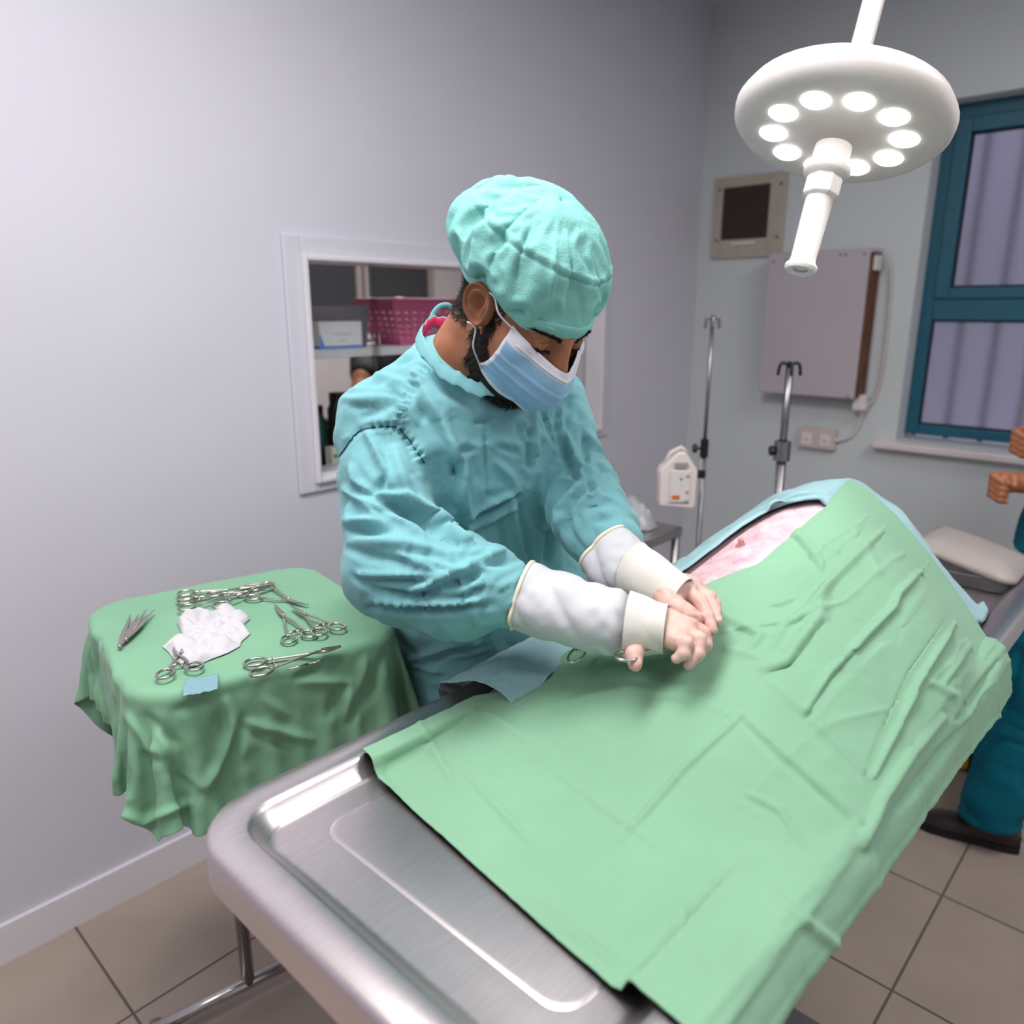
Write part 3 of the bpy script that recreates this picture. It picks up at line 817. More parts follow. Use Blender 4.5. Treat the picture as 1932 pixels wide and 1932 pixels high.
def blue_col(X):
    z = np.where(X[:, 1] < TY1 + .004, table_floor(X[:, 0], X[:, 1]) + .003, -9)
    Y = X.copy(); mk = X[:, 2] < z; Y[mk, 2] = z[mk]; return Y
P = cloth(P, steps=40, iters=5, g=.6, collide=blue_col, tether=.012, tk=.01, bend=.3, grow=(1.02 + .015 * vnoise(base, 5, 14), 1.03), seed_noise=.0006, damp=.9)
P = resample(P, 220, 128)
N = normals(P)
if N[100, 20, 2] < 0: N = -N
S2, T2 = np.meshgrid(np.linspace(0, 1, 220), np.linspace(0, 1, 128), indexing='ij')
P = P + N * (vnoise(P, 30, 5, 2) * .0012 + .0012 * np.maximum(np.exp(-(S2 / .012) ** 4), np.exp(-(T2 / .02) ** 4)))[..., None]
# folded-back inner border: a rounded roll along the belly window
roll = np.exp(-((T2 - .03) / .035) ** 2) * smoothstep(.22, .34, S2) * (1 - smoothstep(.60, .70, S2))
P = P + N * (roll * .010)[..., None]
P[..., 2] = np.maximum(P[..., 2], np.where(P[..., 1] < TY1 + .004, table_floor(P[..., 0], P[..., 1]) + .003, -9))
mk = (P[..., 0] < 1.445) & (P[..., 1] < np.interp(P[..., 0], [1.08, 1.3, 1.46], [.494, .48, .49]) + .01); cap_ = table_floor(P[..., 0], P[..., 1]) + .001
P[..., 2] = np.where(mk, cap_, P[..., 2])
tag(grid_obj('blue_drape', P, m_blue, None, solid=.0014), 'pale blue drape folded along the far side of the patient', 'drape')

# ------------------------------------------------------------------ cover over the instrument stand
def loc2(X):
    q = X[..., :2] - SC; c_, s_ = math.cos(SA), math.sin(SA)
    return np.stack([q[..., 0] * c_ + q[..., 1] * s_, -q[..., 0] * s_ + q[..., 1] * c_], -1)
def tray_sd(X):
    q = np.abs(loc2(X)) - (SH_ - .07)
    d2 = np.linalg.norm(np.maximum(q, 0), axis=1) + np.minimum(q.max(1), 0) - .07
    dz = np.abs(X[:, 2] - (SZ - .149)) - .15
    e = np.stack([d2 + .008, dz + .008], 1)
    return np.linalg.norm(np.maximum(e, 0), axis=1) + np.minimum(e.max(1), 0) - .008
nx_, ny_ = 66, 68
P = np.stack(np.meshgrid(np.linspace(-.340, .370, nx_), np.linspace(-.405, .33, ny_), indexing='ij') + [np.full((nx_, ny_), SZ + .006)], -1)
q = P[..., :2].copy(); cn = smoothstep(-.12, -.34, q[..., 0]) * smoothstep(-.14, -.40, q[..., 1])     # gathered near corner
q[..., 0] += .075 * cn; q[..., 1] += .085 * cn
ang = SA + math.radians(-5)
P[..., 0] = SC[0] + q[..., 0] * math.cos(ang) - q[..., 1] * math.sin(ang); P[..., 1] = SC[1] + q[..., 0] * math.sin(ang) + q[..., 1] * math.cos(ang)
restc = P.copy(); restc[..., 2] = 0
def on_tray(P, m=.02):
    return (np.abs(loc2(P)) < SH_ - m).all(-1)
col_t = collider(tray_sd, .005)
def cover_col(X):
    N = col_t(X)
    N = X if N is None else N
    mk = (N[:, 1] < TY1 + .012) & (N[:, 2] < TZ + .01) & (N[:, 0] > TX0 - .01)
    if mk.any(): N = N.copy(); N[mk, 1] = TY1 + .012
    return N
pin_t = on_tray(P); P[..., 2] = np.where(pin_t, SZ + .005 + vnoise(P, 9, 3, 2) * .003 * (1 - smoothstep(.6, .95, np.abs(loc2(P) / SH_).max(-1))), P[..., 2] + vnoise(P, 6, 3, 2) * .004)
P = cloth(P, rest=restc, steps=70, iters=7, g=3.0, pin=pin_t, dt=.016, collide=cover_col, bend=.12, shear=.3, damp=.95, friction=.5)
P2 = resample(P, 132, 136); r2 = resample(restc, 132, 136)
P2 = cloth(P2, rest=r2, steps=12, iters=6, g=2.0, pin=on_tray(P2, .05), dt=.012, collide=cover_col, bend=.15, shear=.3, damp=.85, friction=.6, grow=(1.012, 1.012), seed_noise=.0004)
N = normals(P2)
if N[66, 68, 2] < 0: N = -N
P2 = P2 + N * (vnoise(P2, 26, 141, 2) * .0030 * (1 - .7 * on_tray(P2, .0)))[..., None]
CF = [('A', [(239,1351),(307,1441),(384,1486)], 9, 9), ('A', [(275,1351),(333,1403)], -8, 9), ('A', [(278,1420),(365,1478)], -10, 10), ('A', [(426,1322),(442,1377),(392,1483)], 11, 8), ('A', [(458,1358),(440,1425)], -11, 10), ('A', [(410,1345),(415,1400)], -8, 9),
      ('A', [(461,1361),(530,1380),(589,1396)], 8, 8), ('A', [(480,1385),(560,1410)], -7, 9), ('A', [(570,1284),(660,1287)], 8, 8), ('A', [(560,1280),(605,1261)], -7, 7), ('A', [(727,1232),(698,1303),(660,1361)], -9, 10), ('A', [(662,1293),(653,1354)], 8, 8), ('A', [(640,1300),(620,1350)], -7, 9), ('A', [(690,1240),(680,1290)], 7, 8),
      ('A', [(188,1512),(268,1553),(358,1515)], 8, 8), ('A', [(200,1400),(215,1470),(195,1520)], 7, 9), ('A', [(230,1430),(240,1500)], -7, 9), ('A', [(176,1185),(168,1262)], 6, 7), ('A', [(188,1210),(180,1290)], -6, 7), ('A', [(172,1280),(200,1350)], 6, 8), ('A', [(300,1380),(330,1450)], 6, 8), ('A', [(500,1320),(540,1350)], 6, 8), ('A', [(330,1340),(400,1330)], -4, 8), ('A', [(215,1222),(212,1330)], 3, 7), ('A', [(320,1180),(300,1200)], 2, 6)]
F_ = np.array(grid_faces(132, 136)); X_ = P2.reshape(-1, 3); up_ok = vert_normals(X_, F_)[66 * 136 + 68, 2] > 0
if not up_ok: F_ = F_[:, ::-1]
P2 = sculpt(X_, F_, CF, {'A': np.ones(len(X_))}, 1.5).reshape(P2.shape)
tag(grid_obj('stand_cover', P2, m_green2, None, solid=.001, subsurf=1), 'green cloth draped over the instrument stand beside the surgeon', 'cloth')
# ------------------------------------------------------------------ surgeon
m_gown = mat('teal_gown_cotton', srgb(120, 177, 184), 0.8, spec=0.2, var=0.10, vscale=14, bump=0.2, bscale=1100, sheen=0.15, wr=0.35, wscale=20)
m_cap = mat('teal_cap_nonwoven', srgb(132, 196, 190), 0.75, spec=0.25, var=0.06, vscale=60, bump=0.35, bscale=420)
m_skin = mat('brown_skin', srgb(172, 116, 88), 0.5, spec=0.35, col2=srgb(150, 96, 72), vscale=30, bump=0.15, bscale=500, sss=0.12)
m_hair = mat('black_brown_hair', srgb(26, 20, 18), 0.6, spec=0.3)
m_glove = mat('latex_glove', srgb(212, 180, 168), 0.45, spec=0.4, var=0.06, vscale=22, col2=srgb(200, 156, 146), bump=0.12, bscale=260, sss=0.1)
m_cuff = mat('white_glove_cuff', srgb(214, 211, 203), 0.5, spec=0.35, var=0.04, vscale=30)
m_gaunt = mat('long_white_glove', srgb(200, 201, 206), 0.55, spec=0.3, var=0.06, vscale=25)
m_bead = mat('cream_bead', srgb(238, 226, 200), 0.45)

SR = np.array([.686, .905, 1.340]); SL = np.array([.972, .818, 1.345])
ER = pix(752, 1062, 1.07); CR = pix(968, 1122, 1.035); WR = pix(1195, 1163, 1.0)
EL = pix(1082, 912, 1.22); CL = pix(1142, 1026, 1.12); WL = pix(1228, 1103, 1.05)
NB = np.array([.800, .880, 1.372])
sg = thing('person', 'surgeon in teal gown and cap bending over the patient', 'person', (.88, .96, 0))

_tz = np.array([.40, .70, .93, 1.05, 1.15, 1.24, 1.31, 1.36])
_tc = np.array([(1.02, 1.00), (1.01, .985), (.975, .965), (.925, .952), (.885, .935), (.850, .912), (.834, .892), (.825, .880)])
_ta = np.array([.235, .215, .200, .200, .206, .200, .186, .150])
_tf = np.array([.150, .155, .150, .150, .150, .148, .135, .10])
_tb = np.array([.20, .185, .17, .16, .15, .145, .13, .10])
def torso_sd(X):
    z = np.clip(X[:, 2], .40, 1.36)
    cx = np.interp(z, _tz, _tc[:, 0]); cy = np.interp(z, _tz, _tc[:, 1])
    a = np.interp(z, _tz, _ta); bf = np.interp(z, _tz, _tf); bb = np.interp(z, _tz, _tb)
    ang = np.interp(z, [.4, .93, 1.36], [math.radians(-6), math.radians(-10), math.radians(-18)])
    dx, dy = X[:, 0] - cx, X[:, 1] - cy
    l = dx * np.cos(ang) + dy * np.sin(ang); f = -dx * np.sin(ang) + dy * np.cos(ang)
    b_ = np.where(f < 0, bf, bb)
    q = (np.abs(l / a) ** 2.3 + np.abs(f / b_) ** 2.3) ** (1 / 2.3)
    d = (q - 1) * np.minimum(a, b_)
    dz = np.maximum(X[:, 2] - 1.36, .40 - X[:, 2])
    return np.where(dz > 0, np.sqrt(np.maximum(d, 0) ** 2 + dz ** 2), np.maximum(d, dz))
slR = [SR, SR * .55 + ER * .45 + np.array([0, .005, 0]), ER, ER * .5 + CR * .5 + np.array([0, 0, -.006]), CR * .8 + ER * .2, CR]
slRr = [.052, .062, .074, .068, .054, .035]
slL = [SL, SL * .5 + EL * .5, EL, EL * .5 + CL * .5, CL * .8 + EL * .2, CL]
slLr = [.056, .055, .056, .056, .052, .040]
def gown_sd(X):
    d = torso_sd(X)
    d = smin(d, sd_caps(X, NB, SR, .070, .058), .06)
    d = smin(d, sd_caps(X, NB, SL, .070, .058), .06)
    d = smin(d, sd_caps(X, (.81, .89, 1.33), (.796, .876, 1.398), .085, .052), .04)
    sR = chain_sd(X, slR, slRr, .02)
    # loose cloth sagging below the right forearm
    sR = smin(sR, chain_sd(X, [ER + np.array([-.005, .0, -.012]), ER * .45 + CR * .55 + np.array([0, 0, -.022]), CR + np.array([-.014, .014, -.002])], [.06, .052, .032], .02), .02)
    sL = chain_sd(X, slL, slLr, .02)
    sL = smin(sL, sd_caps(X, pix(1146, 985, 1.135), pix(1182, 1021, 1.125), .030, .022), .02)     # cuff bagging over the glove
    d = smin(d, sR, .016); d = smin(d, sL, .016)
    return d
V, F = surface_nets(gown_sd, (.45, .38, .36), (1.24, 1.24, 1.50), .0085)
n = len(V)
def near_chain(V, pts):
    best = np.full(len(V), 9.0); ax = np.zeros_like(V); tt = np.zeros(len(V)); L = 0
    for a, b in zip(pts[:-1], pts[1:]):
        ab = b - a; t = np.clip((V - a) @ ab / (ab @ ab), 0, 1); d = np.linalg.norm(V - a - t[:, None] * ab, axis=1)
        m = d < best; best[m] = d[m]; ax[m] = ab / np.linalg.norm(ab); l = np.linalg.norm(ab); tt[m] = L + t[m] * l; L += l
    return best, ax, tt / L
dT = torso_sd(V); dR, aR, tR = near_chain(V, slR); dL, aL, tL = near_chain(V, slL)
onR = (chain_sd(V, slR, slRr, .02) < .03) & (dT > -.005) & (tR > .08); onL = (chain_sd(V, slL, slLr, .02) < .03) & (dT > -.005) & (tL > .08) & ~onR
axis = np.tile(np.array([0, 0, 1.0]), (n, 1)); axis[onR] = aR[onR]; axis[onL] = aL[onL]
sl = (onR | onL)
ga = np.where(sl, .085, .035); gb = np.where(sl, .04, .045)
tv = np.where(onR, tR, np.where(onL, tL, 0))
ga = ga * np.where(sl, .45 + .75 * smoothstep(.15, .6, tv), 1); gb = gb * np.where(sl, 1.0, 1.0)
ga *= 1 + .8 * vnoise(V, 7, 21, 1); gb *= 1 + .8 * vnoise(V, 7, 22, 1)
# seeds: long thin ridges, across the sleeve and down the torso
def ridge(Q, seed, p=1.6): return np.abs(1 - np.abs(vnoise(Q, 1, seed, 1)) * 1.6) ** p
st_t = np.stack([V[:, 0] * 17 + V[:, 2] * 4, V[:, 1] * 17, V[:, 2] * 5], 1)
st_s = np.stack([(V * axis).sum(1) * 24 + V[:, 2] * 9, V[:, 2] * 6 - V[:, 0] * 5, V[:, 1] * 6], 1)
dg_ = np.stack([(V[:, 0] + V[:, 2]) * 13, (V[:, 0] - V[:, 2]) * 4, V[:, 1] * 8], 1)
seed = np.where(sl, ridge(st_s, 31) * .011 + ridge(dg_, 33) * .007 - .006, ridge(st_t, 32) * .010 + ridge(dg_, 34) * .007 - .006)
seed += vnoise(V, 40, 35, 1) * .0012
X = wrinkle(V, F, axis, ga * 1.1, gb * 1.1, np.where(sl, .016, .014), steps=22, seed=seed * .8, bendl=.10, keep=.015)
# refine: split every quad in four and add finer crumples
def split_quads(V, F):
    e = np.concatenate([F[:, [0, 1]], F[:, [1, 2]], F[:, [2, 3]], F[:, [3, 0]]]); es = np.sort(e, 1)
    u, inv = np.unique(es, axis=0, return_inverse=True); inv = inv.reshape(-1)
    m = len(F); nV = len(V)
    Em = (V[u[:, 0]] + V[u[:, 1]]) / 2; Fc = V[F].mean(1)
    W_ = np.concatenate([V, Em, Fc]); ei = inv.reshape(4, m).T + nV; fi = np.arange(m) + nV + len(u)
    NF = np.concatenate([np.stack([F[:, k], ei[:, k], fi, ei[:, (k + 3) % 4]], 1) for k in range(4)])
    return W_, NF
aux = np.concatenate([axis, ga[:, None], gb[:, None], onR[:, None].astype(float), onL[:, None].astype(float)], 1)
allv = np.concatenate([X, aux], 1)
W2, F2 = split_quads(allv, F)
V2 = lap_smooth(W2[:, :3], adjacency(F2, len(W2))[0], 1, .5)
ax2 = W2[:, 3:6]; ga2 = W2[:, 6] * .8; gb2 = W2[:, 7] * .8
seed2 = vnoise(np.stack([(V2 * ax2).sum(1) * 60, V2[:, 2] * 24 + V2[:, 0] * 30, V2[:, 1] * 26], 1), 1, 41, 2) * .0014
X2 = wrinkle(V2, F2, ax2, ga2 * .6, gb2 * .6, .004, steps=8, seed=seed2, bendl=.10, keep=.02)
# named folds: position seen from the front of the surgeon, height (mm), half width, cloth they lie on
FOLDS = [
 ('A', [(665,720),(735,717)], -6, 8), ('A', [(697,705),(762,722)], 5, 7), ('A', [(729,729),(762,754)], -7, 6), ('A', [(651,752),(752,754)], 5, 8), ('A', [(682,786),(735,771)], -5, 7),
 ('A', [(738,689),(778,674)], -5, 6), ('A', [(650,735),(720,738)], 4, 6), ('A', [(660,770),(740,764)], -4, 6),
 ('R', [(690,813),(712,855),(730,897),(736,914)], 8, 8), ('R', [(662,879),(671,907),(697,926)], 8, 7), ('R', [(707,928),(727,899)], -8, 7), ('R', [(744,850),(755,900),(776,950)], 9, 15),
 ('R', [(713,933),(760,941),(822,978),(889,1025)], 13, 8), ('R', [(735,950),(775,972),(837,1012),(865,1024)], -15, 11), ('R', [(741,974),(778,993),(814,999),(868,1023)], 8, 8),
 ('R', [(648,922),(682,944),(707,972)], 8, 7), ('R', [(688,941),(716,959)], 7, 6), ('R', [(659,999),(732,1000)], -10, 9), ('R', [(651,984),(713,983)], 7, 8), ('R', [(663,947),(654,978)], 6, 6),
 ('R', [(752,1046),(842,1086)], 6, 6), ('R', [(775,1049),(862,1075)], 5, 5), ('R', [(778,1115),(845,1087),(904,1062),(944,1045)], 10, 8), ('R', [(790,1124),(850,1104),(915,1078)], -8, 9),
 ('R', [(670,1083),(744,1084),(822,1085)], 6, 6), ('R', [(690,1096),(760,1097),(820,1096)], -5, 6), ('R', [(667,1087),(707,1112),(775,1126),(884,1129),(915,1109)], -9, 6), ('R', [(695,1146),(780,1150),(853,1150),(930,1140)], -9, 6), ('R', [(700,1133),(780,1137),(860,1137),(930,1127)], 6, 6),
 ('R', [(890,1040),(944,1043),(982,1050)], 8, 7), ('R', [(907,1064),(978,1060)], -9, 6), ('R', [(992,1058),(953,1091)], 8, 6), ('R', [(938,1098),(978,1074)], -8, 5), ('R', [(998,1088),(964,1130)], -9, 6), ('R', [(985,1080),(950,1112)], 7, 5), ('R', [(915,1108),(868,1128)], -7, 5), ('R', [(990,1112),(955,1150)], 6, 5), ('R', [(985,1140),(950,1165)], -7, 5), ('R', [(980,1100),(940,1120)], -6, 4),
 ('R', [(645,1030),(700,1050),(770,1062)], -6, 8), ('R', [(680,1020),(760,1024),(830,1040)], 6, 9), ('R', [(780,905),(800,950),(840,975)], 5, 9), ('R', [(760,820),(775,850),(790,890)], -4, 6),
 ('T', [(783,706),(837,791),(868,880),(885,970),(880,1012)], 11, 12), ('T', [(862,874),(840,925),(830,975)], -15, 13), ('A', [(797,686),(853,722),(907,752)], 6, 7), ('A', [(815,715),(860,748),(900,770)], -4, 8), ('T', [(791,755),(805,805)], -7, 7), ('T', [(800,730),(850,800),(870,860)], -5, 9),
 ('T', [(916,798),(920,935)], -4, 4), ('A', [(1017,742),(1031,788),(1046,838)], -9, 5), ('A', [(1031,728),(1043,795)], -9, 5), ('A', [(1048,722),(1051,795),(1054,842)], -9, 5), ('A', [(1064,720),(1062,790)], -7, 5), ('A', [(1077,747),(1066,808)], -6, 5), ('A', [(1024,735),(1037,790)], 6, 4), ('A', [(1040,725),(1048,795)], 6, 4), ('A', [(1057,722),(1058,800)], 6, 4),
 ('T', [(1009,780),(1012,940)], 6, 7), ('T', [(1000,800),(1000,920)], -5, 6), ('T', [(1048,842),(1043,940),(1036,1000),(1030,1060)], -12, 9), ('T', [(1030,860),(1026,960),(1020,1050)], 6, 9), ('T', [(888,972),(938,945),(979,927)], 6, 6), ('T', [(888,985),(938,958),(979,938)], -9, 6), ('T', [(888,999),(938,972),(979,950)], 6, 6),
 ('T', [(977,929),(990,1009),(1000,1060)], -7, 6), ('T', [(965,940),(978,1010),(990,1060)], 4, 8), ('T', [(990,882),(1007,912)], 6, 5), ('A', [(972,767),(990,776)], 4, 4), ('T', [(987,795),(1006,808)], 5, 4), ('T', [(987,823),(1007,839)], 5, 4), ('T', [(1017,815),(1046,848)], 6, 5), ('T', [(975,800),(985,830)], -4, 5),
 ('A', [(897,797),(935,789)], -6, 5), ('T', [(860,851),(897,848)], -5, 6), ('T', [(940,840),(980,858)], -5, 6), ('T', [(935,870),(965,900),(975,925)], 5, 7), ('T', [(880,900),(890,960)], -5, 6), ('T', [(900,1000),(915,1050)], 4, 10), ('T', [(940,980),(950,1050)], -4, 8),
 ('T', [(766,1249),(848,1215),(905,1208)], 7, 7), ('T', [(790,1262),(848,1230),(900,1222)], -6, 7), ('T', [(779,1256),(848,1269)], 6, 6), ('T', [(730,1170),(800,1196),(850,1200)], -7, 7), ('T', [(895,1190),(915,1200)], -12, 9), ('T', [(880,1180),(900,1215)], 6, 6), ('T', [(700,1180),(740,1270),(760,1310)], 5, 8), ('T', [(820,1290),(880,1270)], 5, 7), ('T', [(840,1240),(920,1225)], 5, 6),
 ('L', [(1068,820),(1099,901)], 8, 6), ('L', [(1060,830),(1085,900)], -8, 7), ('L', [(1102,815),(1108,872)], -8, 6), ('L', [(1107,819),(1137,858)], 6, 6), ('L', [(1093,912),(1056,964),(1054,1002)], 10, 7), ('L', [(1104,920),(1072,962),(1066,990)], -9, 6), ('L', [(1136,921),(1084,953),(1072,975)], 9, 7), ('L', [(1110,905),(1120,935)], -8, 5),
 ('L', [(1108,959),(1151,947)], -8, 6), ('L', [(1110,975),(1155,962)], 7, 7), ('L', [(1072,968),(1072,998),(1108,1041)], -9, 6), ('L', [(1085,975),(1088,1005),(1105,1030)], 8, 6), ('L', [(1106,975),(1102,1013),(1110,1035)], 7, 6), ('L', [(1143,1006),(1165,995),(1184,1007)], 8, 6), ('L', [(1150,1011),(1177,1015),(1206,1048)], -9, 6), ('L', [(1125,985),(1160,978)], -7, 6), ('L', [(1085,870),(1120,890)], 6, 6), ('L', [(1120,860),(1145,900)], -5, 6), ('L', [(1090,760),(1105,800)], 5, 7), ('L', [(1120,1000),(1128,1020)], -7, 5), ('L', [(1060,1010),(1090,1050),(1115,1078)], 6, 6)]
def puckers(pl, every, half, amp, w, g):
    pl = np.array(pl, float); L = np.r_[0, np.cumsum(np.linalg.norm(np.diff(pl, axis=0), axis=1))]; out = []; k = 0
    for s in np.arange(every / 2, L[-1], every):
        p = np.array([np.interp(s, L, pl[:, i]) for i in (0, 1)]); q = np.array([np.interp(min(s + 2, L[-1]), L, pl[:, i]) for i in (0, 1)]) - np.array([np.interp(s - 2, L, pl[:, i]) for i in (0, 1)])
        q /= np.linalg.norm(q); nrm = np.array([-q[1], q[0]]); h = half * (1 + .35 * math.sin(k * 2.7)); a = amp if k % 2 else -amp
        out.append((g, [tuple(p - nrm * h), tuple(p + nrm * h * .8)], a, w)); k += 1
    return out
SEAMS = [[(640, 862), (655, 838), (676, 814), (700, 806), (728, 804), (752, 808), (770, 828), (786, 850), (801, 874)], [(800, 690), (782, 716), (766, 745), (756, 776), (752, 806)]]
FOLDS += puckers(SEAMS[1], 6.5, 10, 3.5, 3.6, 'A') + puckers(SEAMS[0][3:], 7, 9, 3.0, 3.6, 'A') + puckers([(700, 1137), (780, 1141), (860, 1141), (925, 1131)], 9, 6, 2.2, 3.6, 'R')
FOLDS += [('A', SEAMS[0], -3.5, 4)]
gR, gL = smoothstep(.3, .7, W2[:, 8]), smoothstep(.3, .7, W2[:, 9])
cu = smoothstep(.02, .06, np.minimum(np.linalg.norm(X2 - CR, axis=1), np.linalg.norm(X2 - CL, axis=1)) - .02)
X2 = sculpt(X2, F2, FOLDS, {'A': np.ones(len(X2)), 'R': gR * (.25 + .75 * cu), 'L': gL * (.25 + .75 * cu), 'T': (1 - gR) * (1 - gL)}, 2.0)
X2 = lap_smooth(X2, adjacency(F2, len(X2))[0], 1, .3)
gown = finish('gown', (lambda me: (me.from_pydata(X2.tolist(), [], F2.tolist()), me.update(), me)[2])(bpy.data.meshes.new('gown')), m_gown, sg, world=True)
# stitched seam lines lie on the cloth
def on_cloth(pts, X, F, lift=.0006):
    px = to_px(X); Nn = vert_normals(X, F); q0 = np.array([0, 0, CAMZ]); dist = np.linalg.norm(X - q0, axis=1); out = []
    vis = ((q0 - X) * Nn).sum(1) > 0
    for p in pts:
        m = np.where(vis & (np.abs(px - p).max(1) < 6))[0]
        if len(m) == 0: continue
        m = m[dist[m] < dist[m].min() + .03]; w_ = 1 / (np.linalg.norm(px[m] - p, axis=1) + .5) ** 2; w_ /= w_.sum()
        out.append((X[m] * w_[:, None]).sum(0) + (Nn[m] * w_[:, None]).sum(0) * lift)
    return np.array(out)
m_thread = mat('dark_thread', srgb(24, 70, 78), .8)
for sm in SEAMS[:1]:
    pl = spline([(x, y, 0) for x, y in sm], 46)[:, :2]
    B().tube(on_cloth(pl, X2, F2), .0008, 6).build('seam', m_thread, gown, world=True)
gown['label'] = 'creased teal cotton surgical gown'
# ---- head, in its own frame: r to his right, f forward, u up; then placed over the table
HC = np.array([.813, .737, 1.502]); HP = math.radians(40)
_fd = np.array([-.08, -.997, 0]); _fd /= np.linalg.norm(_fd); _z = np.array([0, 0, 1.0])
HF = _fd * math.cos(HP) - _z * math.sin(HP); HU = _fd * math.sin(HP) + _z * math.cos(HP); HR = np.cross(_fd, _z)
def hw(L): L = np.asarray(L, float); return HC + L[..., 0:1] * HR + L[..., 1:2] * HF + L[..., 2:3] * HU
ELLS = [((0, -.014, .038), (.077, .098, .088), 1), ((0, .030, -.030), (.064, .066, .082), 1), ((0, .040, -.084), (.052, .046, .042), 1),
        ((.040, .058, -.012), (.026, .028, .022), 1), ((-.040, .058, -.012), (.026, .028, .022), 1), ((0, .070, .026), (.052, .024, .016), 1),
        ((0, .084, -.004), (.011, .026, .030), 1), ((0, .096, -.024), (.014, .026, .018), 1)]
def head_sd(L):
    d = None
    for c, r, _ in ELLS:
        q = (L - np.array(c)) / np.array(r); k0 = np.linalg.norm(q, axis=1); k1 = np.linalg.norm(q / np.array(r), axis=1) + 1e-9
        e = k0 * (k0 - 1) / k1
        d = e if d is None else smin(d, e, .016)
    for s_ in (-1, 1):                                       # eye sockets, then lids over the eyeballs
        e = np.linalg.norm((L - np.array((s_ * .033, .098, .009))) / np.array((1.25, 1, .8)), axis=1) - .013
        d = -smin(-d, e, .012)
        d = smin(d, np.linalg.norm(L - np.array((s_ * .032, .0795, .009)), axis=1) - .0125, .003)
    # neck
    d = smin(d, sd_caps(L, (0, -.035, -.02), tuple(NECK_L), .054, .060), .022)
    return d
_nw = np.array([.803, .868, 1.395]) - HC
NECK_L = np.array([_nw @ HR, _nw @ HF, _nw @ HU])
Lh, Fh_ = surface_nets(head_sd, (-.12, -.22, -.20), (.12, .16, .16), .0030)
# hidden rest of the body, one frame of capsules inside the gown and trousers
def body_sd(X):
    d = chain_sd(X, [np.array([.803, .868, 1.36]), np.array([.83, .90, 1.22]), np.array([.90, .95, 1.05]), np.array([.975, .975, .92])], [.075, .10, .095, .11], .04)
    for a, b, r0, r1 in ((SR, ER, .040, .036), (ER, WR, .035, .024), (SL, EL, .040, .036), (EL, WL, .035, .024)): d = smin(d, sd_caps(X, a, b, r0, r1), .02)
    d = smin(d, sd_caps(X, np.array([.803, .868, 1.36]), SR, .05, .04), .03); d = smin(d, sd_caps(X, np.array([.803, .868, 1.36]), SL, .05, .04), .03)
    for sx in (-1, 1): d = smin(d, chain_sd(X, [np.array([.985 + sx * .085, .975, .90]), np.array([1.0 + sx * .10, .965, .50]), np.array([1.02 + sx * .11, .995, .09])], [.085, .058, .04], .02), .03)
    return d
Vb, Fb = surface_nets(body_sd, (.5, .4, .02), (1.32, 1.2, 1.46), .014)
me = bpy.data.meshes.new('body')
Vall = np.concatenate([hw(Lh), Vb]); Fall = np.concatenate([Fh_, Fb + len(Lh)])
me.from_pydata(Vall.tolist(), [], Fall.tolist()); me.update()
body = finish('body', me, m_skin, sg, world=True)
for sx in (-1, 1):                                           # clogs under the gown
    x = 1.02 + sx * .11
    V_ = []
    for t in np.linspace(0, 1, 12):
        y = 1.05 - .27 * t; wd = .048 * math.sin(math.pi * (.16 + .74 * t)) + .006; h = .085 - .05 * t
        V_.append([(x + wd * math.cos(a), y, max(0.0, h * .5 + h * .5 * math.sin(a))) for a in np.linspace(0, 2 * math.pi, 16, endpoint=False)])
    grid = np.array(V_); vv = grid.reshape(-1, 3); ff = [(i * 16 + j, i * 16 + (j + 1) % 16, (i + 1) * 16 + (j + 1) % 16, (i + 1) * 16 + j) for i in range(11) for j in range(16)] + [tuple(range(16)), tuple(reversed(range(176, 192)))]
    mesh('clog', vv, ff, m_black, sg, world=True)

def on_head(L, off=0.0, it=5):
    L = np.array(L, float)
    for _ in range(it):
        d = head_sd(L) - off; e = 5e-4
        g = np.stack([head_sd(L + np.eye(3)[k] * e) - head_sd(L - np.eye(3)[k] * e) for k in range(3)], 1); g /= np.linalg.norm(g, axis=1)[:, None] + 1e-9
        L = L - g * np.clip(d, -.02, .02)[:, None]
    return L
def head_n(L):
    e = 5e-4; g = np.stack([head_sd(L + np.eye(3)[k] * e) - head_sd(L - np.eye(3)[k] * e) for k in range(3)], 1)
    return g / (np.linalg.norm(g, axis=1)[:, None] + 1e-9)

